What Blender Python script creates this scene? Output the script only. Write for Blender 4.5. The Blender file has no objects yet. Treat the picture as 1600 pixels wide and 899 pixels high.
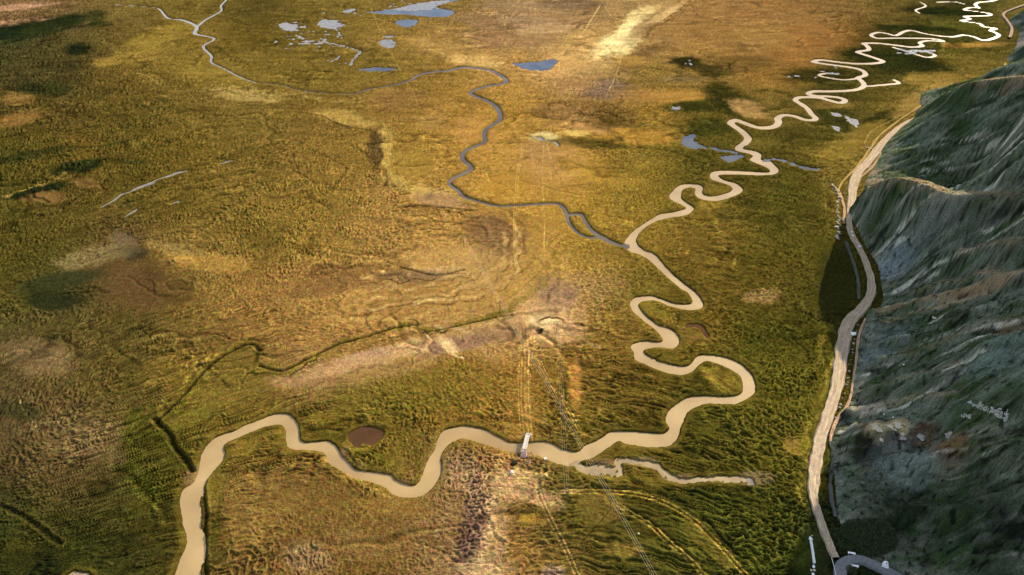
import bpy, bmesh, math, random
import numpy as np
from mathutils import Vector
rnd = random.Random(7)
sc = bpy.context.scene
COL = sc.collection

# ------------------------------------------------------------------ camera, sky, sun, exposure
F_PX, H, PITCH = 1186.0, 310.0, math.radians(35.6)      # focal length in photo pixels, drone height in metres, tilt below horizon
cam_d = bpy.data.cameras.new('camera'); cam = bpy.data.objects.new('camera', cam_d); COL.objects.link(cam)
cam.location = (0, 0, H); cam.rotation_euler = (math.pi/2 - PITCH, 0, 0)
cam_d.sensor_width = 36; cam_d.lens = 36*F_PX/1600; cam_d.clip_start = 1; cam_d.clip_end = 60000
sc.camera = cam
SUN_EL, SUN_AZ = math.radians(23.0), math.atan2(.64, .77)  # azimuth measured clockwise from +Y (the view direction)
world = bpy.data.worlds.new('World'); sc.world = world; world.use_nodes = True
wn = world.node_tree; wn.nodes.clear()
sky = wn.nodes.new('ShaderNodeTexSky'); sky.sky_type = 'NISHITA'; sky.sun_disc = False
sky.sun_elevation = SUN_EL; sky.sun_rotation = SUN_AZ; sky.altitude = 3400; sky.dust_density = 1.2
bg = wn.nodes.new('ShaderNodeBackground'); bg.inputs['Strength'].default_value = 0.085
wo = wn.nodes.new('ShaderNodeOutputWorld'); ctc = wn.nodes.new('ShaderNodeTexCoord'); cmp_ = wn.nodes.new('ShaderNodeMapping'); cmp_.inputs['Scale'].default_value = (2.2, 2.2, 5.5); cmp_.inputs['Location'].default_value = (.35, .2, 0)
cno = wn.nodes.new('ShaderNodeTexNoise'); cno.inputs['Scale'].default_value = 1.6; cno.inputs['Detail'].default_value = 7; cno.inputs['Roughness'].default_value = .55
crp = wn.nodes.new('ShaderNodeMapRange'); crp.inputs[1].default_value = .47; crp.inputs[2].default_value = .60; crp.inputs[4].default_value = .85
cmx = wn.nodes.new('ShaderNodeMix'); cmx.data_type = 'RGBA'; cmx.inputs[7].default_value = (8.0, 8.2, 8.4, 1)      # scattered fair-weather clouds all round
wn.links.new(ctc.outputs['Generated'], cmp_.inputs[0]); wn.links.new(cmp_.outputs[0], cno.inputs['Vector']); wn.links.new(cno.outputs[0], crp.inputs[0])
wn.links.new(crp.outputs[0], cmx.inputs[0]); wn.links.new(sky.outputs[0], cmx.inputs[6]); wn.links.new(cmx.outputs[2], bg.inputs[0]); wn.links.new(bg.outputs[0], wo.inputs[0])
sun_d = bpy.data.lights.new('sun', 'SUN'); sun_d.energy = 4.8; sun_d.angle = math.radians(.53); sun_d.color = (1.0, .84, .60)
sun = bpy.data.objects.new('sun', sun_d); COL.objects.link(sun)
SD = Vector((math.sin(SUN_AZ)*math.cos(SUN_EL), math.cos(SUN_AZ)*math.cos(SUN_EL), math.sin(SUN_EL)))
sun.rotation_euler = SD.to_track_quat('Z', 'Y').to_euler(); sun.location = (300, 300, 500)
sc.view_settings.view_transform = 'Standard'; sc.view_settings.look = 'None'
sc.view_settings.exposure = 1.28; sc.view_settings.gamma = 1

# ------------------------------------------------------------------ helpers
SP, CP = math.sin(PITCH), math.cos(PITCH)
def un(px, py, z=0.0):
    """photo pixel -> world point on the level z"""
    xn = (np.asarray(px, float)-800)/F_PX; yn = (np.asarray(py, float)-449.5)/F_PX
    t = (H-z)/(SP+yn*CP)
    return t*xn, t*(CP-yn*SP)
def unp(pts): 
    a = np.array([p[:2] for p in pts], float); x, y = un(a[:,0], a[:,1]); return np.stack([x, y], 1)
def mpp(py): return 381.3/(np.asarray(py, float)+400)     # metres per photo pixel, across the view
def lin(c):
    c = np.asarray(c, float)/255.0
    return np.where(c <= .04045, c/12.92, ((c+.055)/1.055)**2.4)
def smooth(a, b, x):
    t = np.clip((x-a)/(b-a), 0, 1); return t*t*(3-2*t)
def pn(x, y, seed=0):
    """gradient noise, about -1..1"""
    xi = np.floor(x).astype(np.int64); yi = np.floor(y).astype(np.int64)
    xf = (x-xi).astype(np.float32); yf = (y-yi).astype(np.float32)
    u = xf*xf*xf*(xf*(xf*6-15)+10); v = yf*yf*yf*(yf*(yf*6-15)+10)
    def g(ix, iy, dx, dy):
        h = (ix*374761393 + iy*668265263 + seed*974634777) & 0xffffffff
        h = ((h ^ (h >> 13))*1274126177) & 0xffffffff
        h = (h ^ (h >> 16)) & 1023
        a = TAB[h]; return a[..., 0]*dx+a[..., 1]*dy
    n0 = g(xi, yi, xf, yf); n1 = g(xi+1, yi, xf-1, yf)
    n2 = g(xi, yi+1, xf, yf-1); n3 = g(xi+1, yi+1, xf-1, yf-1)
    a = n0+u*(n1-n0); b = n2+u*(n3-n2)
    return (a+v*(b-a))*1.5
_ang = np.linspace(0, 2*math.pi, 1024, endpoint=False)
TAB = np.stack([np.cos(_ang), np.sin(_ang)], 1).astype(np.float32)
def fbm(x, y, seed=0, o=3, g=.5):
    s = 0; a = 1; t = 0
    for k in range(o):
        s = s+a*pn(x*2**k, y*2**k, seed+k*17); t += a; a *= g
    return s/t
def catmull(P, n=5):
    P = np.asarray(P, float); Q = np.vstack([2*P[0]-P[1], P, 2*P[-1]-P[-2]]); out = []
    for i in range(1, len(Q)-2):
        for k in range(n):
            t = k/n; a, b, c, d = Q[i-1], Q[i], Q[i+1], Q[i+2]
            out.append(.5*((2*b)+(-a+c)*t+(2*a-5*b+4*c-d)*t*t+(-a+3*b-3*c+d)*t**3))
    out.append(P[-1]); return np.array(out)

# ------------------------------------------------------------------ materials
def new_mat(name):
    m = bpy.data.materials.new(name); m.use_nodes = True
    nt = m.node_tree; b = nt.nodes['Principled BSDF']; return m, nt, b
def N(nt, t, **kw):
    n = nt.nodes.new(t)
    for k, v in kw.items(): setattr(n, k, v)
    return n
def noise_mat(name, c1, c2, scale=1.0, rough=.9, bump=.3, bdist=.1, spec=.2):
    m, nt, b = new_mat(name)
    tc = N(nt, 'ShaderNodeNewGeometry'); no = N(nt, 'ShaderNodeTexNoise'); no.inputs['Scale'].default_value = scale; no.inputs['Detail'].default_value = 6
    nt.links.new(tc.outputs['Position'], no.inputs['Vector'])
    mx = N(nt, 'ShaderNodeMix', data_type='RGBA'); mx.inputs[6].default_value = (*c1, 1); mx.inputs[7].default_value = (*c2, 1)
    rp = N(nt, 'ShaderNodeMapRange'); rp.inputs[1].default_value = .35; rp.inputs[2].default_value = .65
    nt.links.new(no.outputs[0], rp.inputs[0]); nt.links.new(rp.outputs[0], mx.inputs[0]); nt.links.new(mx.outputs[2], b.inputs['Base Color'])
    bp = N(nt, 'ShaderNodeBump'); bp.inputs['Strength'].default_value = bump; bp.inputs['Distance'].default_value = bdist
    nt.links.new(no.outputs[0], bp.inputs['Height']); nt.links.new(bp.outputs[0], b.inputs['Normal'])
    b.inputs['Roughness'].default_value = rough; b.inputs['Specular IOR Level'].default_value = spec
    return m
def attr_mat(name, s1, s2, amt, bscale, bdist, spec=0.0, bstr=.8):
    """colour from the mesh attribute, with two sizes of speckle and fine relief on top"""
    m, nt, b = new_mat(name)
    at = N(nt, 'ShaderNodeAttribute'); at.attribute_name = 'Col'
    ge = N(nt, 'ShaderNodeNewGeometry')
    n1 = N(nt, 'ShaderNodeTexNoise'); n1.inputs['Scale'].default_value = s1; n1.inputs['Detail'].default_value = 4; n1.inputs['Roughness'].default_value = .65
    n2 = N(nt, 'ShaderNodeTexNoise'); n2.inputs['Scale'].default_value = s2; n2.inputs['Detail'].default_value = 3
    for n in (n1, n2): nt.links.new(ge.outputs['Position'], n.inputs['Vector'])
    r1 = N(nt, 'ShaderNodeMapRange'); r1.inputs[1].default_value = .3; r1.inputs[2].default_value = .7; r1.inputs[3].default_value = 1-amt; r1.inputs[4].default_value = 1+amt
    nt.links.new(n1.outputs[0], r1.inputs[0])
    mul = N(nt, 'ShaderNodeVectorMath', operation='SCALE'); nt.links.new(at.outputs['Color'], mul.inputs[0]); nt.links.new(r1.outputs[0], mul.inputs['Scale'])
    hs = N(nt, 'ShaderNodeHueSaturation'); r2 = N(nt, 'ShaderNodeMapRange'); r2.inputs[1].default_value = .3; r2.inputs[2].default_value = .7; r2.inputs[3].default_value = .475; r2.inputs[4].default_value = .525
    nt.links.new(n2.outputs[0], r2.inputs[0]); nt.links.new(r2.outputs[0], hs.inputs['Hue']); nt.links.new(mul.outputs[0], hs.inputs['Color'])
    nt.links.new(hs.outputs[0], b.inputs['Base Color'])
    n3 = N(nt, 'ShaderNodeTexNoise'); n3.inputs['Scale'].default_value = bscale; n3.inputs['Detail'].default_value = 3
    nt.links.new(ge.outputs['Position'], n3.inputs['Vector'])
    bp = N(nt, 'ShaderNodeBump'); bp.inputs['Strength'].default_value = bstr; bp.inputs['Distance'].default_value = bdist
    nt.links.new(n3.outputs[0], bp.inputs['Height']); nt.links.new(bp.outputs[0], b.inputs['Normal'])
    b.inputs['Roughness'].default_value = .92; b.inputs['Specular IOR Level'].default_value = spec
    return m
def water_mat(name, c1, c2, rough, scale=.05, bdist=.03, bscale=.8, spec=.5):
    m = noise_mat(name, c1, c2, scale, rough, 0.0, 0.0, spec)
    nt = m.node_tree; bp = [n for n in nt.nodes if n.type == 'BUMP'][0]
    no = N(nt, 'ShaderNodeTexNoise'); no.inputs['Scale'].default_value = bscale; no.inputs['Detail'].default_value = 4
    ge = [n for n in nt.nodes if n.type == 'NEW_GEOMETRY'][0]; nt.links.new(ge.outputs['Position'], no.inputs['Vector'])
    nt.links.new(no.outputs[0], bp.inputs['Height']); bp.inputs['Strength'].default_value = .5; bp.inputs['Distance'].default_value = bdist
    return m
M_ground = attr_mat('grassland', 1.3, .25, .45, 1.2, .6)
M_hill = attr_mat('hillside', 1.1, .12, .45, .8, 1.0)
M_mud = water_mat('muddy_river_water', (.27,.18,.07), (.37,.26,.11), .28, scale=.03, bdist=.09, bscale=.55, spec=.65)
M_stream = water_mat('clear_stream_water', (.06,.042,.03), (.11,.085,.06), .2, spec=.4)
M_pond = water_mat('pond_water', (.05,.055,.065), (.09,.09,.09), .1)
M_milky = water_mat('pale_silty_water', (.13,.115,.09), (.22,.20,.16), .2, scale=.3)
M_brown = water_mat('brown_pond_water', (.085,.042,.022), (.055,.03,.016), .8, spec=0.0)
M_shallow = water_mat('shallow_silty_water', (.30,.23,.12), (.21,.155,.09), .4, scale=.10, spec=.2)
M_dirt = attr_mat('dirt_road', 1.4, .3, .25, 2.0, .12)
M_asph = noise_mat('asphalt', (.12,.135,.14), (.17,.18,.185), .6, .85, .2, .05)
M_conc = noise_mat('pale_concrete', (.62,.62,.6), (.78,.78,.76), 1.5, .8, .3, .05)
M_white = noise_mat('white_paint', (.75,.75,.75), (.85,.85,.84), 2, .6, .1, .02)
M_dark = noise_mat('dark_opening', (.02,.02,.02), (.03,.03,.03), 2)
M_wood = noise_mat('weathered_pole_wood', (.10,.07,.05), (.17,.13,.09), 3, .9, .4, .02)
M_cable = noise_mat('cable_metal', (.75,.66,.5), (.8,.7,.55), 1, .35, 0, 0, .8)
M_ins = noise_mat('insulator', (.7,.7,.68), (.8,.8,.78), 3, .3)
M_deck = noise_mat('pale_bridge_deck', (.46,.41,.37), (.60,.54,.49), 2, .8, .3, .03)
M_rock = noise_mat('grey_rock', (.20,.19,.17), (.36,.33,.28), .8, .95, .8, .3)
M_paler = noise_mat('pale_lit_rock', (.40,.35,.26), (.56,.5,.38), .8, .95, .8, .3)  # sunlit tone in the colour for the crags; also plain pale stones
M_flag = noise_mat('faded_flag_cloth', (.45,.22,.2), (.62,.5,.42), 2.5, .9, .3, .05)
M_leaf = noise_mat('shrub_leaves', (.022,.035,.014), (.05,.065,.022), .9, .8, .3, .1)
M_leaf2 = noise_mat('dark_bush_leaves', (.03,.045,.02), (.06,.07,.025), 1.5, .8, .3, .1)
M_stone = noise_mat('white_laid_stones', (.38,.39,.36), (.55,.55,.51), 2.5, .95, .6, .1)
M_tuss = noise_mat('tussock_grass', (.10,.10,.02), (.20,.15,.04), 1.0, .95, .5, .2)

def link(o, parent=None):
    COL.objects.link(o)
    if parent: o.parent = parent
    return o
def tag(o, label=None, cat=None, group=None, kind=None):
    if label: o['label'] = label
    if cat: o['category'] = cat
    if group: o['group'] = group
    if kind: o['kind'] = kind
    return o
def empty(name, loc, rz=0):
    o = bpy.data.objects.new(name, None); o.location = loc; o.rotation_euler = (0, 0, rz); return link(o)
def mesh_obj(name, V, Fc, mat, parent=None, col=None, shade=True):
    me = bpy.data.meshes.new(name)
    V = np.asarray(V, np.float32); Fc = np.asarray(Fc, np.int32); n = Fc.shape[1]
    me.vertices.add(len(V)); me.vertices.foreach_set('co', V.ravel())
    me.loops.add(Fc.size); me.loops.foreach_set('vertex_index', Fc.ravel())
    me.polygons.add(len(Fc)); me.polygons.foreach_set('loop_start', np.arange(len(Fc), dtype=np.int32)*n)
    me.update(calc_edges=True)
    me.polygons.foreach_set('use_smooth', np.full(len(Fc), shade))
    if col is not None:
        a = me.color_attributes.new('Col', 'FLOAT_COLOR', 'POINT')
        c = np.ones((len(V), 4), np.float32); c[:, :3] = col; a.data.foreach_set('color', c.ravel())
    me.materials.append(mat)
    return link(bpy.data.objects.new(name, me), parent)
def bm_obj(name, bm, mat, parent=None, smooth_=False):
    me = bpy.data.meshes.new(name); bm.normal_update(); bm.to_mesh(me); bm.free(); me.materials.append(mat)
    if smooth_: me.polygons.foreach_set('use_smooth', [True]*len(me.polygons))
    return link(bpy.data.objects.new(name, me), parent)
def box(bm, c, s, rz=0.0, bev=0.0):
    r = bmesh.ops.create_cube(bm, size=1)['verts']
    cs, sn = math.cos(rz), math.sin(rz)
    for v in r:
        x, y, z = v.co.x*s[0], v.co.y*s[1], v.co.z*s[2]
        v.co = (c[0]+x*cs-y*sn, c[1]+x*sn+y*cs, c[2]+z)
    if bev:
        es = {e for v in r for e in v.link_edges}; bmesh.ops.bevel(bm, geom=list(es), offset=bev, segments=2, affect='EDGES')
def tube(bm, P, r0, r1=None, n=8):
    r1 = r0 if r1 is None else r1; P = [Vector(p) for p in P]; rings = []
    for i, p in enumerate(P):
        d = (P[min(i+1, len(P)-1)]-P[max(i-1, 0)]).normalized()
        a = d.cross(Vector((0, 0, 1))); a = Vector((1, 0, 0)) if a.length < .05 else a.normalized(); b = d.cross(a)
        r = r0+(r1-r0)*i/(len(P)-1)
        rings.append([bm.verts.new(p+a*r*math.cos(2*math.pi*k/n)+b*r*math.sin(2*math.pi*k/n)) for k in range(n)])
    for A, B in zip(rings, rings[1:]):
        for k in range(n): bm.faces.new((A[k], A[(k+1) % n], B[(k+1) % n], B[k]))
    bm.faces.new(rings[0][::-1]); bm.faces.new(rings[-1])

# ------------------------------------------------------------------ traced water courses (photo pixels)
R_LEFT = [(252,930),(271,899),(282,871),(292,846),(286,819),(281,786),(285,764),(304,751),(311,724),(317,703),(332,686),(355,675),(362,674),(380,665),(400,657),(425,648),(437,645),(450,647),(460,654),(466,665),(467,676),(469,687),(482,691),(510,688),(525,697),(532,709),(550,728),(562,735),(607,740),(617,749),(640,758),(652,755),(660,741),(667,721),(677,704),(687,680),(695,671),(710,667),(727,665),(750,669),(765,674),(775,680),(790,689),(800,691),(827,691),(850,689),(865,694),(877,701),(895,705),(907,703),(917,694),(940,684),(955,674),(990,674),(1032,677),(1041,674),(1046,667),(1040,652),(1052,635),(1075,621),(1095,618),(1125,619),(1150,618),(1160,610),(1160,592),(1150,581),(1132,571),(1110,564),(1100,564),(1090,572),(1077,582),(1062,585),(1037,580),(1012,570),(992,560),(991,550),(986,542),(990,536),(1007,533),(1030,534),(1036,530),(1030,520),(1015,507),(995,491),(984,477),(986,469),(997,463),(1017,462),(1035,467),(1055,474),(1077,475),(1082,469),(1075,457),(1060,447),(1037,427),(1020,410),(1005,399),(985,392),(975,385),(977,375),(990,360),(1012,345),(1032,334),(1052,331),(1067,327),(1072,324),(1065,319),(1050,312),(1046,305),(1052,297),(1062,289),(1077,287),(1092,288),(1099,294),(1097,301),(1107,306),(1127,304),(1145,296),(1140,289),(1125,284),(1111,279),(1110,271),(1116,267),(1132,266),(1162,267),(1198,269),(1203,266),(1200,262),(1187,256),(1172,249),(1177,242),(1160,237),(1150,234),(1149,229),(1157,223)]
R_RIGHT = [(310,930),(314,899),(316,874),(319,849),(314,824),(315,799),(312,774),(325,745),(350,715),(350,694),(375,681),(400,671),(420,664),(440,663),(446,672),(447,690),(455,700),(480,702),(505,706),(512,721),(535,736),(555,746),(585,754),(602,760),(612,771),(632,776),(657,774),(675,761),(690,736),(689,711),(700,694),(722,684),(750,691),(775,699),(800,706),(830,706),(850,715),(870,723),(895,727),(907,720),(932,711),(950,698),(967,688),(980,693),(1012,697),(1040,697),(1052,691),(1061,679),(1065,665),(1072,647),(1087,635),(1112,629),(1147,631),(1162,625),(1177,615),(1180,600),(1176,587),(1165,575),(1150,564),(1130,557),(1100,554),(1087,559),(1077,570),(1065,572),(1040,567),(1020,560),(1005,549),(1012,544),(1032,542),(1050,544),(1061,536),(1060,526),(1050,515),(1032,509),(1017,500),(1000,482),(997,474),(1007,469),(1025,469),(1040,475),(1060,481),(1082,484),(1097,479),(1097,470),(1087,457),(1075,447),(1062,437),(1045,422),(1032,407),(1020,395),(1007,391),(996,381),(995,370),(1005,357),(1025,345),(1050,339),(1072,335),(1084,327),(1080,321),(1067,312),(1064,305),(1067,296),(1077,292),(1087,294),(1086,302),(1095,310),(1115,313),(1135,310),(1157,301),(1160,294),(1150,286),(1132,281),(1124,276),(1125,272),(1150,272),(1175,273),(1200,273),(1213,270),(1217,264),(1210,257),(1202,250),(1189,249),(1190,242),(1182,236),(1162,232),(1163,228),(1172,221)]
R_UP = [(1163,224),(1169,216),(1160,205),(1147,196),(1142,191),(1150,187),(1162,191),(1182,198),(1200,199),(1212,196),(1217,190),(1215,185),(1219,181),(1227,179),(1242,181),(1257,186),(1269,187),(1275,184),(1267,176),(1262,169),(1251,161),(1243,156),(1247,152),(1260,151),(1280,152),(1300,157),(1314,160),(1321,156),(1312,152),(1295,150),(1275,149),(1263,146),(1272,142),(1300,142),(1335,140),(1350,134),(1347,126),(1341,121),(1352,117),(1350,111),(1337,106),(1310,102),(1287,99),(1271,96),(1282,93),(1307,96),(1340,99),(1370,98),(1380,95),(1370,91),(1355,86),(1340,81),(1347,79),(1358,77),(1355,71),(1350,67),(1372,67),(1400,70),(1425,73),(1442,71),(1437,66),(1450,63),(1475,64),(1460,60),(1425,59),(1387,59),(1370,59),(1361,54),(1372,50),(1387,52),(1400,55),(1412,49),(1425,47),(1450,53),(1487,57),(1505,54),(1522,57),(1535,62),(1547,61),(1561,55),(1555,50),(1547,47),(1557,44),(1537,41),(1530,36),(1502,32),(1517,29),(1507,25),(1542,24),(1548,21),(1525,17),(1507,15),(1517,11),(1530,12),(1524,7),(1530,3),(1550,1),(1570,-6)]
OX = [([(1340,122),(1320,124),(1295,121),(1280,117),(1290,114),(1307,115)], 4.2), ([(1357,134),(1390,131),(1405,129),(1397,124)], 4.5),
      ([(1395,73),(1415,79),(1437,86),(1450,89),(1462,86),(1450,81),(1440,80)], 4.5), ([(1437,20),(1431,15),(1447,9),(1437,2)], 3.5), ([(1465,3),(1490,2),(1507,6)], 5)]
T_BLUE = [(400,129,2.0),(437,132,2.0),(462,139,2.1),(495,144,2.3),(550,146,2.4),(575,139,2.6),(600,135,3),(635,127,3.6),(655,117,4.4),(675,112,4.8),(700,110,5.2),(722,105,5.4),(750,107,5.6),(772,112,5.6),(791,125,5.6),(782,131,5),(757,135,4.8),(735,144,4.6),(745,151,4.8),(767,160,5.2),(779,172,5.4),(781,187,5),(770,194,4.6),(757,205,4.6),(757,220,4.6),(747,226,4.6),(727,235,5),(722,247,5),(737,262,5),(725,270,5),(705,280,4.4),(702,288,4),(715,297,3.8),(725,307,3.6),(750,315,3.4),(775,321,3.2),(800,321,3.2),(837,319,3.4),(870,318,3.6),(881,326,4),(887,335,4),(900,334,3.6),(909,336,3.6),(915,347,3.6),(925,360,3.8),(940,370,5.5),(960,380,5),(978,384,4)]
T_BR = [(886,336,3),(888,345,2.6),(900,361,2.6),(917,370,2.8),(934,371,3)]
T_WHITE = [(170,6,2.6),(237,11,2.2),(250,15,2.4),(262,28,3.2),(285,31,4),(307,41,5),(304,52,5),(322,56,3.4),(335,61,3),(317,72,3),(330,87,3),(330,97,2.4),(350,107,2.0),(375,120,2.0),(400,129,2.0)]
T_WHITE2 = [(307,42,4),(322,30,3.4),(345,17,2.8),(345,9,2.8),(356,-3,3)]
PUD = [([(157,323,1.4),(175,314,2.2),(190,303,2.8),(203,299,2),(215,293,4.4),(235,286,5),(245,280,1.4),(262,275,3.6),(275,270,4.4),(292,266,1.4)]), ([(345,255,2),(355,252,3),(364,250,1.2)]), ([(268,317,1.4),(280,314,2.4)]), ([(195,338,1.2),(208,330,3),(214,326,1)])]
BRAID = [([(463,55,3),(480,63,3.5),(500,64,3),(520,68,3),(548,75,3.5),(562,81,3.5),(552,92,3),(547,103,2.6)], M_milky), ([(468,68,2.4),(490,68,2.4),(505,66,2.4)], M_milky), ([(535,60,2),(530,52,2),(525,45,2)], M_milky), ([(425,39,1.6),(432,40,1.6)], M_milky), ([(520,95,2),(528,90,2),(532,86,1.6)], M_milky), ([(410,52,1.6),(418,52,1.6)], M_milky), ([(1200,249,3.5),(1225,250,3.5),(1245,258,4),(1268,264,4),(1284,263,2)], M_pond), ([(1100,229,3),(1120,233,3.4),(1150,238,3.4)], M_pond), ([(838,214,4),(850,219,3),(866,222,2),(873,228,2)], M_milky)]
PONDS = [
 ([(572,19),(607,15),(650,6),(670,3),(700,0),(730,-4),(690,6),(680,12),(700,15),(711,19),(695,26),(660,25),(632,22),(605,22)], M_pond, 'large sky-blue pond lying flat in the marsh at the far end'),
 ([(617,36),(625,31),(640,30),(652,32),(648,38),(636,42),(625,40)], M_pond, 'small round pale pond just below the large far pond'),
 ([(497,36),(505,31),(518,32),(532,37),(526,43),(512,44),(500,41)], M_pond, ''),
 ([(434,40),(442,35),(452,36),(464,43),(458,48),(446,47)], M_milky, ''),
 ([(593,66),(600,62),(614,63),(617,70),(608,75),(598,72)], M_pond, ''),
 ([(560,108),(580,105),(605,106),(625,108),(600,110.5),(575,110.5)], M_pond, ''),
 ([(535,18),(545,14),(556,14),(545,19)], M_pond, ''),
 ([(600,57),(608,55),(616,56),(608,58.5)], M_pond, ''),
 ([(800,99),(815,98),(840,96),(866,92),(869,98),(858,108),(838,110),(816,106)], M_pond, ''),
 ([(1066,220),(1070,212),(1087,211),(1084,218),(1101,229),(1085,232),(1072,229)], M_pond, ''),
 ([(1127,244),(1150,241),(1163,242),(1152,249),(1140,253),(1131,250)], M_pond, ''),
 ([(1320,180),(1330,183),(1342,188),(1338,198),(1328,190)], M_milky, ''),
 ([(1295,174),(1308,176),(1318,181),(1304,181)], M_milky, ''),
 ([(1300,196),(1311,197),(1313,204),(1304,203)], M_milky, ''),
 ([(1050,167),(1060,166),(1063,170),(1053,172)], M_pond, ''),
 ([(543,677),(556,671),(570,666),(588,668),(600,674),(597,683),(590,688),(582,695),(568,693),(557,698),(547,690)], M_brown, ''),
 ([(105,899),(115,894),(130,893),(142,899),(150,920),(100,920)], M_shallow, ''),
 ([(893,725),(907,738),(930,742),(950,740),(960,744),(972,740),(972,731),(967,725),(975,722),(1000,725),(1022,731),(1032,742),(1050,751),(1080,754),(1112,750),(1140,753),(1160,752),(1174,748),(1160,745),(1137,744),(1100,745),(1075,747),(1052,743),(1037,732),(1025,722),(1000,718),(975,715),(960,719),(963,728),(957,731),(948,727),(937,724),(920,729),(905,722)], M_shallow, ''),
 ([(1066,509),(1076,506),(1090,506),(1101,512),(1108,524),(1105,528),(1098,518),(1088,511),(1074,511)], M_brown, ''),
]
TRENCH = [([(405,548),(395,538),(372,544),(335,566),(300,602),(270,637),(245,660)], 1.2, 1.0), ([(241,656),(262,676),(272,697),(288,716),(300,736)], 1.5, 1.2), ([(319,750),(317,775),(321,800),(319,850),(321,899)], 1.2, .8),
          ([(0,790),(20,798),(45,812),(75,835),(95,850)], 1.1, .5), ([(405,572),(440,580),(470,567),(500,552),(530,538),(570,527),(610,514),(650,507)], 1.1, .7),
          ([(680,516),(720,508),(770,497),(800,492)], .8, .45), ([(625,418),(680,430),(725,422)], .9, .5), ([(500,180),(530,195),(580,205)], 1, .5), ([(620,325),(660,322),(720,328),(745,330)], 1.0, .6),
          ([(990,560),(1010,565),(1032,556)], .8, .5)]

# ------------------------------------------------------------------ the ground sheet
def axis(parts):
    out = []
    for a, b, s in parts:
        n = max(1, int(round(abs(b-a)/abs(s)))); out += list(np.linspace(a, b, n, endpoint=False))
    out.append(parts[-1][1]); return np.array(out)
PXS = axis([(-2400, -400, 120), (-400, -90, 12), (-90, 1690, 1.45), (1690, 2000, 12), (2000, 4000, 120)])
PYS = axis([(2600, 1150, 90), (1150, 930, 8), (930, -22, 1.45), (-22, -120, 5), (-120, -330, 14), (-330, -392, 6)])
GX, GY = np.meshgrid(PXS, PYS)            # photo-pixel coordinates of each ground vertex, used to look colours up
X, Y = un(GX, GY); NR, NC = X.shape
CELL = np.gradient(Y, axis=0).clip(.2, 400)
xf = X.ravel(); yf = Y.ravel()
cellf = CELL.ravel()

def seg_dist(D, W, pts, width=None, marg=30.0):
    """lower D to the distance from the polyline (minus half width)"""
    for i in range(len(pts)-1):
        ax, ay = pts[i][:2]; bx, by = pts[i+1][:2]
        w0 = 0 if width is None else width[i]; w1 = 0 if width is None else width[i+1]
        m = marg+max(w0, w1)
        r0, r1 = np.searchsorted(YR, [min(ay, by)-m, max(ay, by)+m])
        if r1 <= r0: continue
        xx = X[r0:r1]; sel0 = (xx > min(ax, bx)-m) & (xx < max(ax, bx)+m)
        cols = np.where(sel0.any(0))[0]
        if not len(cols): continue
        c0, c1 = cols[0], cols[-1]+1
        xx = X[r0:r1, c0:c1]; yy = Y[r0:r1, c0:c1]
        dx, dy = bx-ax, by-ay; t = np.clip(((xx-ax)*dx+(yy-ay)*dy)/(dx*dx+dy*dy+1e-9), 0, 1)
        d = np.hypot(xx-ax-t*dx, yy-ay-t*dy)-(w0+(w1-w0)*t)*.5
        np.minimum(D[r0:r1, c0:c1], d, out=D[r0:r1, c0:c1])
YR = Y[:, 0]
def poly_sdf(D, pts, marg=30.0):
    E = np.full(X.shape, marg); P = list(pts)+[pts[0]]
    seg_dist(E, None, P, None, marg)
    a = np.array(pts); r0, r1 = np.searchsorted(YR, [a[:,1].min(), a[:,1].max()])
    if r1 > r0:
        ins = np.zeros((r1-r0, NC), bool); xx = X[r0:r1]; yy = YR[r0:r1]
        for (ax, ay), (bx, by) in zip(P[:-1], P[1:]):
            if ay == by: continue
            rr = (yy > min(ay, by)) & (yy <= max(ay, by))
            if not rr.any(): continue
            xc = ax+(yy[rr]-ay)*(bx-ax)/(by-ay)
            ins[rr] ^= xx[rr] < xc[:, None]
        sub = E[r0:r1]; sub[ins] *= -1
    np.minimum(D, E, out=D)
def line_sdf(D, pts, n=4):
    P = catmull(np.hstack([unp(pts), np.array([[p[2]] for p in pts])]), n)
    seg_dist(D, None, P[:, :2], P[:, 2])
BIG = 30.0
def fresh(): return np.full(X.shape, BIG)
D_main = fresh()
L = catmull(unp(R_LEFT), 3); Rr = catmull(unp(R_RIGHT), 3)
poly_sdf(D_main, np.vstack([L, Rr[::-1]]))
wup = [7.2 if i < 12 else (6.0 if i < 60 else 5.2) for i in range(len(R_UP))]
line_sdf(D_main, [(a, b, w) for (a, b), w in zip(R_UP, wup)], 3)
for pts, w in OX: line_sdf(D_main, [(a, b, w) for a, b in pts])
D_main += pn(X/7, Y/7, 94)*.4+pn(X/2.5, Y/2.5, 95)*.22*np.where(CELL < 2, 1, 0)
D_str = fresh(); line_sdf(D_str, [(a, b, w*.85) for a, b, w in T_BLUE]); line_sdf(D_str, T_BR); D_str += pn(X/6, Y/6, 96)*.4
D_wh = fresh(); line_sdf(D_wh, T_WHITE); line_sdf(D_wh, T_WHITE2)
for p in PUD: line_sdf(D_wh, p)
waters = [('river', D_main, M_mud, -0.75), ('stream', D_str, M_stream, -0.72), ('stream', D_wh, M_milky, -0.69)]
D_p = {}
for m in (M_pond, M_brown, M_shallow, M_stream, M_milky): D_p[m.name] = (fresh(), m)
wob = None
for pts, m, _ in PONDS: poly_sdf(D_p[m.name][0], catmull(np.vstack([unp(pts), unp(pts)[:1]]), 4)[:-1])
for pts, m in BRAID: line_sdf(D_p[m.name][0], pts)
for (nm, m, zz) in (('pond', M_pond, -.66), ('brown_pond', M_brown, -.63), ('backwater', M_shallow, -.60), ('oxbow_pool', M_stream, -.57), ('pale_pool', M_milky, -.54)):
    waters.append((nm, D_p[m.name][0], m, zz))
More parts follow.
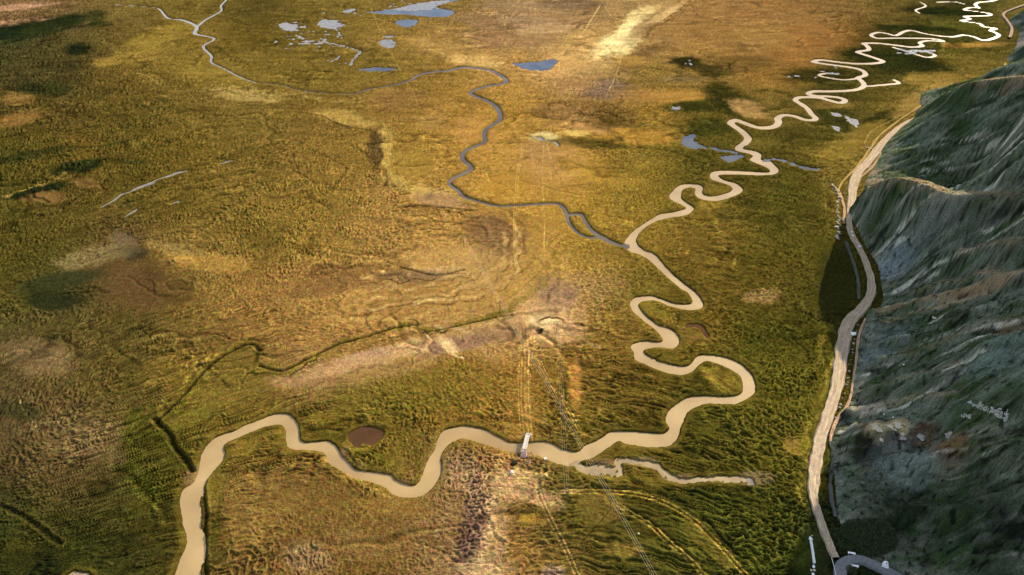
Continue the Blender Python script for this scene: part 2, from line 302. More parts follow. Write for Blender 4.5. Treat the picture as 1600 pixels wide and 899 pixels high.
# ragged margins of the marsh pools
rag = pn(X/5, Y/7, 91)*2.2+pn(X/2.4, Y/4, 92)*1.4
far = smooth(500, 700, Y)
D_p[M_pond.name][0][:] += rag*(.35+.9*far)*np.where(D_p[M_pond.name][0] < 12, 1, 0)
D_p[M_brown.name][0][:] += rag*.35
D_wh += pn(X/4, Y/4, 93)*.5
D_p[M_shallow.name][0][:] += rag*.5
D_p[M_milky.name][0][:] += rag*.9+.6
fk = pn(X/13, Y/9, 101)*.6+pn(X/5, Y/6, 102)*.5        # flecks of standing water between the sedge tussocks
for (px, py, rx, ry, thr) in ((490,62,70,20,.36),(455,42,24,9,.1),(515,38,26,9,.12),(530,92,30,12,.42),(605,66,24,9,.22),(640,6,70,10,.4),(1430,80,34,5,.16),(1290,112,34,10,.42),(1262,118,36,4,.3),(1072,97,20,9,.34),(1250,228,26,8,.36),(1335,190,14,9,.2),(1055,168,12,5,.3),(540,20,40,9,.4),(435,150,30,4,.6),(1178,752,14,7,.2)):
    e = np.clip(1-np.hypot((GX-px)/rx, (GY-py)/ry), 0, 1)
    q_ = np.where(e > 0, (thr+.25*(1-e)**2-fk)*6, 30.); np.minimum(D_p[M_milky.name][0], q_, out=D_p[M_milky.name][0])
Dall = fresh()
for _, D, _, _ in waters: np.minimum(Dall, D, out=Dall)

ROADS = []
def RD(*a, **k): ROADS.append((a, k))
RD('dirt_road', [(1470,160,8),(1442,180,10),(1418,192,13),(1398,206,15),(1376,228,17),(1357,252,18),(1341,270,20),(1333,292,20),(1331,312,17),(1328,332,14),(1327,350,13),(1331,366,13),(1342,386,13),(1353,410,14),(1361,436,16),(1361,460,18),(1347,482,21),(1329,500,26),(1320,525,28),(1314,560,27),(1308,600,26),(1297,640,25),(1284,680,25),(1277,710,26),(1272,745,25),(1271,775,19),(1277,798,17),(1288,830,18),(1298,855,17),(1306,872,16)],
     M_dirt, 'pale dirt road running along the foot of the mountain', .55, cols=((202,184,158), (164,144,120)))
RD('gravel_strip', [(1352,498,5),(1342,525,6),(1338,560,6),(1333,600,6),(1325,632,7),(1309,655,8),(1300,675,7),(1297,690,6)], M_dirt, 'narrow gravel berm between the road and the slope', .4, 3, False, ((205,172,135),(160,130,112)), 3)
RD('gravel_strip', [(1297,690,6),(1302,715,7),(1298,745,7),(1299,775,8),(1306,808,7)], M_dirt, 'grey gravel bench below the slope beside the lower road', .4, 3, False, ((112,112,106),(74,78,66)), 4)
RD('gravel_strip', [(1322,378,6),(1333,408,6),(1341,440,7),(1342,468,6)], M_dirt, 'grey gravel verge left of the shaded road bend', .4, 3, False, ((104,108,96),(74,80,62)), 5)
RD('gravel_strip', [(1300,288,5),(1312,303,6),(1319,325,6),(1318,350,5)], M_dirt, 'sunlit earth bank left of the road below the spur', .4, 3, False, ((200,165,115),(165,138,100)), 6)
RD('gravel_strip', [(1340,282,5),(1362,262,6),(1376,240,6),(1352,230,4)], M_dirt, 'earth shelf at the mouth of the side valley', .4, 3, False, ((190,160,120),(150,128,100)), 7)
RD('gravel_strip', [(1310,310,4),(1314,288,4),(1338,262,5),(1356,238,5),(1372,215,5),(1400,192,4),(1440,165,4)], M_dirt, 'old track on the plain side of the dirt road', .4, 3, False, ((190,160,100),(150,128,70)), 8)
RD('far_road', [(1640,-2,6),(1604,8,6),(1578,17,5),(1567,24,6),(1573,33,5),(1580,44,5),(1580,52,7),(1577,60,6)], M_dirt, 'distant road bending round the far hill foot', 1.5, 4, False, ((185,150,132),(150,140,130)), 9)
RD('asphalt_road', [(1316,935,28),(1314,912,27),(1313,896,26),(1316,884,25),(1328,877,22),(1345,876,19),(1363,883,20),(1384,893,21),(1407,906,23),(1440,928,26)], M_asph, 'grey asphalt road curving round a grass island at the lower right', 1.5, 5, False, ((120,125,128),(110,115,118)), 10, .6)

D_rd = fresh(); 
for a_, k_ in ROADS: line_sdf(D_rd, [(p[0], p[1], p[2]*mpp(p[1])) for p in a_[1]])
# ---- colours seen on the plain, darkening towards the left edge kept in the colour, every 100 px across
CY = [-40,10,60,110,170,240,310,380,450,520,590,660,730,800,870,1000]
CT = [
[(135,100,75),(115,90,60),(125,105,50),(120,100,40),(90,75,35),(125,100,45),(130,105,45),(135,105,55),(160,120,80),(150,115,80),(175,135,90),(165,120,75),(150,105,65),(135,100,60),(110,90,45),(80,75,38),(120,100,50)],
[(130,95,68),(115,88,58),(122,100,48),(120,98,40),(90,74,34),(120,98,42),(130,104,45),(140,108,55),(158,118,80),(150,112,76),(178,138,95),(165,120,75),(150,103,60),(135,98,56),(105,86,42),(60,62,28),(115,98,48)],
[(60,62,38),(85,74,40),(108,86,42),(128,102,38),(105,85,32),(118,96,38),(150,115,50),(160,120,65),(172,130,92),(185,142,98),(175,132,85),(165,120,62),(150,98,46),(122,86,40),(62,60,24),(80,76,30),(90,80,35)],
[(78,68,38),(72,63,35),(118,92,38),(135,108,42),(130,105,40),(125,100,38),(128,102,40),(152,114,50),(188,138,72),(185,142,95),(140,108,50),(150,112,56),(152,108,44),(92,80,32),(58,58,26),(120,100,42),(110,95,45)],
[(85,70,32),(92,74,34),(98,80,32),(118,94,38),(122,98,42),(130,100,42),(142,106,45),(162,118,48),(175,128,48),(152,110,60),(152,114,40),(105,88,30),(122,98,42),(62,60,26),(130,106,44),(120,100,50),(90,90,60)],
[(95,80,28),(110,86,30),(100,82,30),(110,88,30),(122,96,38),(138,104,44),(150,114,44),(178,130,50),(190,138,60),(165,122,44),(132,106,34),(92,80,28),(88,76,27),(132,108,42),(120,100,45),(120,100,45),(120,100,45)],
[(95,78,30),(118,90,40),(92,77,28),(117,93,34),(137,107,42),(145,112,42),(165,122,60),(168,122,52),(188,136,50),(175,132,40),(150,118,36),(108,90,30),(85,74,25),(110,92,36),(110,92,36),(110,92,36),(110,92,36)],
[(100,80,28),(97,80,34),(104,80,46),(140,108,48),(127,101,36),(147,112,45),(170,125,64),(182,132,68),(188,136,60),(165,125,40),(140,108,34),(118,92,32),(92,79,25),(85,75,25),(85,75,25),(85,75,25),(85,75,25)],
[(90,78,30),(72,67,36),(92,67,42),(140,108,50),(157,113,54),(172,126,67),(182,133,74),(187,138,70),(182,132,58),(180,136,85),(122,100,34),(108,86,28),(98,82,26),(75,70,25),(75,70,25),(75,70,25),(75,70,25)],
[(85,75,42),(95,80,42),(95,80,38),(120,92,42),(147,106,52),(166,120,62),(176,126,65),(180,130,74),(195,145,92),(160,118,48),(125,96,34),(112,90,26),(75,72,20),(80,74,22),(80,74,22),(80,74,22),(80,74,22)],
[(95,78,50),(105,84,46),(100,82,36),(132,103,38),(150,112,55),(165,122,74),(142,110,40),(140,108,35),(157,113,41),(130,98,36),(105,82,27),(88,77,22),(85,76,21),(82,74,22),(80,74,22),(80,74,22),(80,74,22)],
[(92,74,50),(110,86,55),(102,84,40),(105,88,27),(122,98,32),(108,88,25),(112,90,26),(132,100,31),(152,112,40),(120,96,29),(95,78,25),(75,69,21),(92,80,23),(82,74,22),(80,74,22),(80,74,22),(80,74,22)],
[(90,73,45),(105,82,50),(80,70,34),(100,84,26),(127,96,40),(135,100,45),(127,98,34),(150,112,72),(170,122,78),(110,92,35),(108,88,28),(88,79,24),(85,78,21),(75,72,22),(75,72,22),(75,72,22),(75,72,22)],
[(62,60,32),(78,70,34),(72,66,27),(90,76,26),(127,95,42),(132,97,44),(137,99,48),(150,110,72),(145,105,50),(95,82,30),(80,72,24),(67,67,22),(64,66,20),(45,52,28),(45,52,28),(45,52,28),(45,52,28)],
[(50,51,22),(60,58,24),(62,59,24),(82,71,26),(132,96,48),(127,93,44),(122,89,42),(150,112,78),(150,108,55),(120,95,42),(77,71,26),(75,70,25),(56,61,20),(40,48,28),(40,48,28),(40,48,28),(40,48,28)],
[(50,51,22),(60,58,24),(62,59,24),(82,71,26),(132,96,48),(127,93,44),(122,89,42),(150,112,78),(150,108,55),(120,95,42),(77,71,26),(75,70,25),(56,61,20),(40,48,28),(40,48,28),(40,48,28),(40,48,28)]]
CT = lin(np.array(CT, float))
def lookup(T, ys, xs, gx, gy):
    yi = np.clip(np.searchsorted(ys, gy)-1, 0, len(ys)-2); xi = np.clip(np.searchsorted(xs, gx)-1, 0, len(xs)-2)
    ty = np.clip((gy-ys[yi])/(ys[yi+1]-ys[yi]), 0, 1); tx = np.clip((gx-xs[xi])/(xs[xi+1]-xs[xi]), 0, 1)
    ty = ty*ty*(3-2*ty); tx = tx*tx*(3-2*tx)
    if T.ndim == 3: ty = ty[..., None]; tx = tx[..., None]
    return (T[yi, xi]*(1-tx)+T[yi, xi+1]*tx)*(1-ty)+(T[yi+1, xi]*(1-tx)+T[yi+1, xi+1]*tx)*ty
XS = np.arange(0, 1601, 100.0)
# domain warp in the plain's own coordinates so that patches get organic outlines
q = mpp(GY)
wx = fbm(X/60, Y/60, 3, 4)*42+pn(X/14, Y/14, 5)*9
wy = (fbm(X/60, Y/60, 4, 4)*42+pn(X/14, Y/14, 6)*9)*np.clip(.5+(GY/1800), .4, 1)
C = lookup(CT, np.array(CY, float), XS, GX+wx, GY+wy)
L0 = C@np.array([.3, .6, .1])

# ---- height of the tussocks (0..1), same grid idea, every 200 px
HY = [-40,60,150,260,380,500,600,700,800,899]
HT = np.array([
[.5,.3,.3,.3,.4,.3,.3,.4,.3],
[.9,.5,.3,.4,.4,.3,.3,.5,.3],
[.9,.8,.5,.4,.4,.6,.4,.7,.3],
[.9,.9,.8,.7,.35,.7,.8,.7,.3],
[.7,.7,.85,.8,.4,.6,.8,.85,.6],
[.7,.7,.6,.45,.35,.8,.8,1.,.6],
[.6,.8,.7,.5,.6,.95,1.,1.,.5],
[.5,.9,.9,1.,.95,1.,1.1,1.1,.5],
[.7,.8,.7,.4,.6,.7,1.15,1.1,.4],
[.8,.6,.6,.4,.6,.7,1.15,1.1,.4]])
amp = lookup(HT, np.array(HY, float), np.arange(0, 1601, 200.0), GX+wx*1.2, GY+wy*1.2)

def blob(px, py, rx, ry, ang=0.0, soft=.38, seed=0):
    """ragged patch on the plain; returns a 0..1 mask"""
    a = math.radians(ang); dx = GX+wx*.2-px; dy = GY+wy*.2-py
    u = (dx*math.cos(a)+dy*math.sin(a))/rx; v = (-dx*math.sin(a)+dy*math.cos(a))/ry
    d = np.hypot(u, v)
    near = d < 2.2; m = np.zeros_like(d)
    m[near] = 1-smooth(1-soft, 1+soft, d[near]+NZ[near]*.6)
    return m
NZ = fbm(X/9, Y/9, 21, 4, .6)*.75+fbm(X/30, Y/30, 22, 3)*.55
def paint(mask, rgb, k=1.0):
    global C
    C += (lin(rgb)-C)*(mask*k)[..., None]
BL = [ # px py rx ry angle colour strength tussock-scale
 (945,78,60,20,-22,(214,176,124),.6,.2),(895,98,50,12,0,(208,166,112),.5,.3),(1005,30,40,12,-30,(206,168,120),.5,.2),(800,55,70,20,4,(168,126,94),.5,.6),(880,30,60,14,0,(168,128,98),.5,.5),
 (640,545,90,12,-12,(206,162,122),.7,.3),(560,572,60,8,-12,(196,152,118),.6,.3),(800,505,80,20,-8,(208,164,120),.6,.3),(700,400,60,14,-6,(206,158,102),.5,.4),(650,440,70,8,-6,(126,88,62),.5,.7),(760,360,40,20,20,(140,98,66),.5,.8),(500,455,80,10,-8,(136,96,56),.5,.6),(840,450,30,20,0,(196,146,104),.5,.5),(680,305,34,10,8,(206,160,112),.6,.4),
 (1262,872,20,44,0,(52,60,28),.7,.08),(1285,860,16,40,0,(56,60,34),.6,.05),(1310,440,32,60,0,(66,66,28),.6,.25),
 (690,440,150,50,-12,(186,138,76),.5,.3),(760,505,110,26,-10,(190,142,84),.5,.35),(600,480,90,26,-8,(176,128,66),.45,.4),(840,420,50,60,0,(188,142,66),.5,.4),(860,270,60,60,0,(192,140,66),.4,.3),(560,580,110,22,-10,(172,130,84),.5,.35),(1150,40,150,36,0,(160,114,66),.45,.2),
 (70,860,130,60,10,(62,64,24),.45,.9),(240,720,50,80,0,(80,78,22),.5,1),(40,330,90,120,0,(84,78,28),.4,1),(1200,640,90,100,0,(98,90,24),.45,1.05),(1150,840,110,60,0,(84,84,24),.45,1.1),(620,620,110,34,0,(120,104,32),.4,1),(1240,330,50,70,0,(86,80,26),.4,1),
 (20,12,60,5,-4,(175,125,110),.7,.2),(40,35,60,5,-4,(165,115,95),.7,.2),(8,38,30,6,0,(170,120,100),.8,.2),(20,50,70,14,-8,(38,52,34),.8,.4),(90,38,60,10,-14,(50,60,32),.8,.8),(125,78,22,9,0,(38,48,26),.9,1),(150,30,16,14,0,(70,72,36),.6,1),
 (70,140,40,10,0,(55,60,30),.6,1),(30,155,26,10,0,(135,100,48),.6,.3),(30,185,40,10,-10,(140,98,48),.5,.3),(210,90,60,10,-10,(150,118,45),.6,.4),(250,60,60,16,-20,(145,118,40),.6,.4),(330,115,70,8,12,(150,122,45),.5,.3),(380,150,60,9,6,(168,138,80),.6,.6),
 (120,262,40,10,-10,(52,60,28),.7,1),(60,300,60,5,-14,(45,55,28),.8,1),(70,310,34,8,-6,(132,95,52),.8,.2),(135,285,22,6,8,(130,96,50),.8,.2),(40,245,70,6,-10,(60,64,30),.6,1),
 (195,383,24,14,30,(124,98,84),.5,.1),(205,430,50,24,8,(100,72,48),.5,.1),(230,455,60,26,8,(98,70,46),.45,.1),(215,440,85,46,8,(104,78,46),.35,.3),(205,395,22,10,0,(60,55,45),.6,.1),(90,440,70,14,-12,(62,64,40),.7,.3),(150,400,60,14,-12,(128,108,78),.5,.7),(275,390,40,10,10,(150,122,70),.6,.5),(80,470,50,14,0,(50,55,34),.7,.3),(330,410,60,14,8,(175,130,60),.6,.4),
 (60,560,60,26,10,(125,98,72),.6,.4),(150,690,80,30,8,(122,96,66),.5,.9),(20,640,50,14,10,(70,66,42),.6,1),(30,870,26,24,30,(85,76,26),.8,.1),(60,890,90,26,20,(40,44,18),.6,1),(225,690,30,28,0,(84,78,22),.7,1.2),(370,600,70,34,-20,(128,105,40),.7,.45),(300,650,50,14,-20,(118,104,34),.6,.4),(340,760,14,30,20,(120,104,28),.8,.15),(380,700,24,10,-20,(130,105,30),.7,.3),
 (400,790,60,60,10,(140,104,52),.6,.5),(500,800,90,50,10,(132,98,48),.5,.5),(480,870,40,26,0,(150,115,90),.5,1),(560,850,70,22,10,(140,104,60),.5,.5),
 (740,830,26,75,10,(130,95,88),.75,1.5),(725,740,36,26,10,(165,125,100),.6,1),(768,856,20,66,14,(186,144,112),.5,.5),(800,760,40,24,10,(195,150,112),.7,.4),(840,780,40,14,20,(182,138,105),.6,.6),(755,775,20,30,0,(170,128,105),.6,1),(829,812,16,9,0,(165,125,35),.8,.1),(826,804,13,4,0,(70,60,40),.6,.5),(865,893,18,12,0,(150,118,105),.7,1),(760,890,40,20,0,(190,150,120),.5,.5),(620,790,60,14,6,(145,108,48),.5,.4),
 (850,500,60,34,10,(196,148,112),.7,.5),(848,502,26,12,0,(226,190,150),.8,.3),(870,460,34,24,20,(170,128,108),.7,.7),(790,520,50,12,-10,(172,126,100),.7,.4),(705,540,46,12,-12,(165,120,105),.8,.4),(700,540,18,8,40,(218,180,140),.7,.2),(570,556,44,8,-14,(185,140,122),.7,.4),(520,578,50,12,-14,(182,135,105),.6,.4),(470,598,50,10,0,(165,122,85),.5,.4),
 (690,426,38,8,-6,(205,160,118),.8,.5),(640,432,50,9,-4,(150,110,88),.6,.8),(520,430,60,16,4,(150,105,60),.6,.5),(760,410,60,40,-30,(192,146,90),.55,.3),(690,400,60,18,-10,(190,142,80),.5,.5),(780,365,46,34,0,(150,108,80),.5,1),(660,300,20,12,0,(205,165,85),.7,.2),(690,312,44,12,10,(178,132,96),.8,.4),(670,305,8,5,0,(150,115,100),.6,.4),(602,230,14,34,4,(180,146,70),.5,.8),(586,230,12,28,4,(105,80,52),.7,1),(620,285,22,12,20,(186,152,78),.55,.8),(540,185,50,9,8,(168,134,66),.7,.5),(620,155,50,16,0,(150,108,60),.5,.8),(670,190,26,12,0,(172,128,66),.6,.3),(740,205,34,24,10,(190,135,66),.6,.15),(640,255,40,22,0,(165,128,48),.5,.3),
 (1000,22,24,8,-20,(222,192,140),.7,.2),(1018,30,14,5,0,(226,200,150),.7,.2),(985,45,26,12,-20,(232,205,158),.8,.15),(965,68,30,14,-10,(236,210,164),.85,.15),(975,82,14,9,30,(230,200,150),.7,.2),(930,84,42,9,-14,(225,190,142),.85,.2),(900,70,46,18,-28,(196,150,92),.6,.2),(880,100,60,16,-10,(205,155,100),.7,.3),(950,140,42,16,0,(140,108,98),.75,1.2),(900,130,34,12,0,(180,130,90),.6,.8),(870,110,22,12,-30,(205,150,95),.6,.3),(1000,90,50,10,-30,(135,98,62),.6,.4),(1010,40,40,10,-35,(160,120,85),.6,.3),(1040,22,30,6,-30,(205,165,120),.7,.2),(985,95,26,9,0,(175,130,60),.6,.9),(820,10,70,10,2,(160,125,100),.7,.6),(770,35,60,12,6,(150,112,88),.6,.9),(830,35,50,10,10,(170,130,110),.6,1),(850,48,40,8,-5,(190,150,115),.6,.7),(900,8,50,8,0,(135,105,88),.6,.7),(745,95,46,12,8,(205,160,100),.65,.3),(700,75,60,10,10,(175,132,75),.6,.4),(770,60,30,14,0,(165,120,88),.6,.8),(1250,75,70,30,-10,(158,105,52),.5,.1),(1180,60,60,24,0,(160,120,66),.5,.15),
 (1072,97,26,10,8,(60,55,30),.85,1),(1065,125,30,6,0,(140,112,70),.8,.1),(1110,110,34,10,10,(70,66,28),.7,.8),(1140,160,50,24,20,(62,62,24),.7,1),(1170,170,30,12,20,(160,120,75),.85,.1),(1080,168,36,9,0,(64,66,24),.7,.8),(1110,200,40,14,0,(72,72,26),.7,.9),(1055,150,50,10,0,(175,125,50),.6,.1),(1000,150,40,14,0,(170,120,62),.5,.2),(1160,100,60,14,0,(120,92,48),.5,.2),
 (1400,95,90,14,8,(50,54,24),.8,.9),(1290,118,60,12,0,(66,62,24),.7,.8),(1430,45,60,6,4,(52,56,22),.8,.6),(1480,18,70,7,4,(46,52,22),.85,.6),(1500,40,60,6,6,(88,84,30),.6,.4),(1520,70,50,4,0,(150,110,45),.7,.2),(1460,125,50,10,0,(142,112,48),.7,.2),(1370,190,40,14,-20,(60,64,26),.7,.8),(1320,190,40,16,20,(64,66,28),.6,.8),(1440,155,50,14,-30,(150,118,60),.7,.1),(1350,215,40,18,-30,(140,112,45),.6,.15),(1310,235,30,14,-20,(145,118,40),.6,.3),(1190,190,30,5,0,(120,92,40),.6,.5),(1240,215,60,16,0,(84,76,28),.6,.9),(1190,225,30,8,0,(110,95,38),.5,.5),(1300,165,40,6,0,(125,98,48),.6,.3),
 (920,200,50,8,6,(182,132,80),.75,.2),(905,208,20,5,0,(206,170,90),.8,.1),(930,225,70,8,4,(92,80,32),.6,.9),(850,215,22,8,0,(205,180,130),.7,.3),(960,185,40,20,0,(120,90,45),.6,1.2),(880,175,50,12,6,(150,108,66),.6,.9),(1000,215,60,12,0,(175,125,38),.6,.3),(860,260,50,34,0,(192,140,78),.55,.15),(840,240,26,20,0,(185,135,85),.6,.3),(930,270,60,14,14,(170,126,40),.5,.4),(790,290,40,22,0,(190,138,45),.6,.2),(880,300,40,16,0,(180,134,50),.5,.3),(830,350,60,12,20,(178,130,55),.5,.5),
 (1190,465,30,9,0,(160,122,80),.45,.9),(1020,485,34,9,30,(132,110,30),.8,.15),(1085,525,26,14,0,(118,92,36),.85,.2),(1040,556,34,12,16,(112,94,28),.85,.15),(1130,595,30,16,30,(122,100,30),.8,.15),(1110,320,24,8,0,(150,120,35),.5,.4),(1090,300,14,8,0,(112,92,32),.8,.2),(1130,300,26,6,0,(118,96,34),.8,.2),(1050,462,34,6,0,(108,88,28),.7,.4),(940,790,40,24,0,(115,94,42),.6,.25),(980,700,40,10,0,(112,92,32),.7,.3),(1240,700,22,16,-20,(140,110,40),.7,.15),(900,600,10,50,0,(178,120,52),.6,.3),(820,640,30,50,0,(160,118,44),.5,.6),(1110,850,60,16,40,(105,90,32),.5,.3),(980,860,30,10,0,(120,95,38),.6,.4),(520,680,34,10,10,(105,90,30),.8,.1),(580,715,50,12,14,(112,96,30),.7,.8),(640,700,34,34,-30,(120,98,30),.5,.5),(920,668,50,5,0,(92,82,30),.4,.6),(1280,650,12,60,8,(96,86,26),.6,.2)]
for i, (px, py, rx, ry, an, rgb, k, ta) in enumerate(BL):
    m = blob(px, py, rx, ry, an); paint(m, rgb, min(1, k*1.3)); amp *= 1-m*(1-ta)*.95

# ---- wheel tracks, cattle paths, old channels: (points, width m, colour, strength)
TR = []
def tracks(pts, w, rgb, k, offs=(0,), wob=0.0):
    P = catmull(unp(pts), 10)
    if wob: P = P+np.stack([pn(P[:,0]/16, P[:,1]/16, 111)+.5*pn(P[:,0]/6, P[:,1]/6, 112), pn(P[:,0]/16, P[:,1]/16, 113)+.5*pn(P[:,0]/6, P[:,1]/6, 114)], 1)*wob
    d = np.gradient(P, axis=0); d /= np.linalg.norm(d, axis=1)[:, None]+1e-9; n = np.stack([-d[:,1], d[:,0]], 1)
    for o in offs:
        D = fresh(); seg_dist(D, None, P+n*o, None, 8.0)
        cw = np.maximum(w*.5, .28*np.minimum(CELL, 8)); m = (1-smooth(.35, 1.0, D/cw))*np.clip(.75+NZ*1.5, .08, 1)*np.minimum(1, w/cw)
        paint(m, rgb, k); TR.append(m)
tan_, pale, brn = (205,158,92), (225,190,140), (95,72,48)
tracks([(893,770),(950,769),(1000,774),(1040,787),(1080,810),(1110,837),(1140,870),(1170,905)], 1.0, (200,158,60), .85, (-1.1, 1.1))
tracks([(893,770),(950,769),(1000,774),(1040,787),(1080,810),(1110,837),(1140,870),(1170,905)], .9, (88,62,30), .7, (0,))
tracks([(905,762),(950,765),(1003,766),(1045,780),(1092,803),(1125,838),(1152,868),(1182,905)], 2.4, (48,50,22), .8, (0,))
tracks([(958,783),(985,802),(1015,820),(1050,852),(1080,878),(1105,905)], .9, (190,150,60), .8, (-1.1, 1.1))
tracks([(962,783),(990,800),(1025,822),(1058,852),(1088,878),(1113,905)], 1.5, (50,52,24), .7, (0,))
tracks([(822,440),(815,480),(818,560),(817,620),(822,690)], 1.0, (215,160,88), .75, (-2.6,-1.0,1.2,3.4))
tracks([(805,440),(830,520),(850,580),(882,630),(905,672)], .7, (220,170,90), .7, (-.8,.8))
tracks([(832,520),(823,600),(826,680)], .7, (215,160,88), .6, (0,2))
tracks([(800,750),(835,752),(846,780),(862,815),(885,860),(905,905)], 1.0, (205,158,105), .75, (-1,1))
tracks([(870,770),(895,768),(915,762)], 1.4, (215,165,115), .7, (-1,1))
tracks([(815,232),(807,280),(803,340),(804,400),(812,440)], .8, (222,178,100), .75, (0,1.6))
tracks([(850,225),(847,270),(850,330),(851,400),(852,450)], .8, (222,178,100), .7, (0,))
tracks([(856,232),(866,262),(884,292),(910,330),(935,360)], .9, (120,78,48), .7, (0,))
tracks([(854,226),(864,258)], .8, (228,190,125), .8, (0,))
tracks([(828,232),(835,258),(842,275)], .8, (215,165,110), .7, (0,))
tracks([(680,245),(684,300),(697,345),(712,380),(730,410),(760,440),(790,470),(800,500),(812,530)], .9, (198,152,92), .75, (-.9,.9))
tracks([(575,-5),(590,40),(615,90),(632,122),(645,145),(658,175),(672,205),(682,240)], .9, (180,150,80), .55, (0,))
tracks([(940,5),(925,30),(908,55),(890,72),(877,88),(872,118)], 1.3, (225,180,118), .85, (0,))
tracks([(1090,-8),(1060,15),(1032,35),(1010,55),(995,70)], 2.6, (135,98,45), .8, (0,))
tracks([(945,10),(958,28),(970,45)], 1.2, (200,160,120), .7, (0,))
tracks([(970,50),(972,75),(968,100),(958,128),(945,155)], 1.2, (225,185,135), .6, (0,))
tracks([(1140,38),(1160,55),(1190,85)], 1.0, (195,150,110), .5, (0,))
tracks([(800,8),(830,13),(860,18),(890,15)], 2.2, (205,165,120), .7, (0,))
tracks([(1571,97),(1569,105),(1560,113),(1545,119)], 1.4, (215,175,90), .85, (0,))
tracks([(1480,148),(1466,162),(1440,175)], 1.1, (210,170,90), .7, (0,))
tracks([(1350,225),(1362,205),(1390,190),(1415,178)], 1.0, (205,165,95), .6, (0,))
tracks([(1286,275),(1290,320),(1291,360)], .8, (160,130,60), .6, (0,))
tracks([(175,103),(205,92),(250,84)], 2.4, (80,70,34), .7, (0,))
tracks([(205,115),(228,118),(252,135)], 2.6, (172,140,75), .6, (0,))
tracks([(350,85),(372,92),(400,100)], 2.2, (72,60,34), .7, (0,))
tracks([(30,620),(38,645),(50,655),(60,675)], 1.0, (175,150,100), .8, (0,))
tracks([(15,680),(35,705),(55,725),(65,755)], 2.2, (70,66,36), .7, (0,))
tracks([(850,530),(822,545),(805,555)], .6, (110,80,50), .6, (0,))
tracks([(1055,560),(1100,566)], .4, (90,80,30), .2, (0,))
for k in range(6):      # old scroll bars bending round the bare rise in the middle
    o = k*9
    tracks([(480,585-o*.5),(560,552-o),(640,528-o),(720,512-o*1.1),(790,492-o*1.3),(850,445-o*1.5),(875,400-o)], 1.6, ((120,92,40),(200,150,85))[k % 2], .38, (0,))
for k in range(7):
    tracks([(640+k*14,640-k*4),(700+k*10,632-k*6),(752+k*5,655-k*8),(798,684-k*12)], 1.1, ((80,72,24),(165,128,45))[k % 2], .35, (0,))
for k in range(5):
    tracks([(1090+k*6,515+k*3),(1125+k*5,535+k*3),(1155+k*5,560+k*2)], .9, ((90,78,24),(150,120,40))[k % 2], .35, (0,))

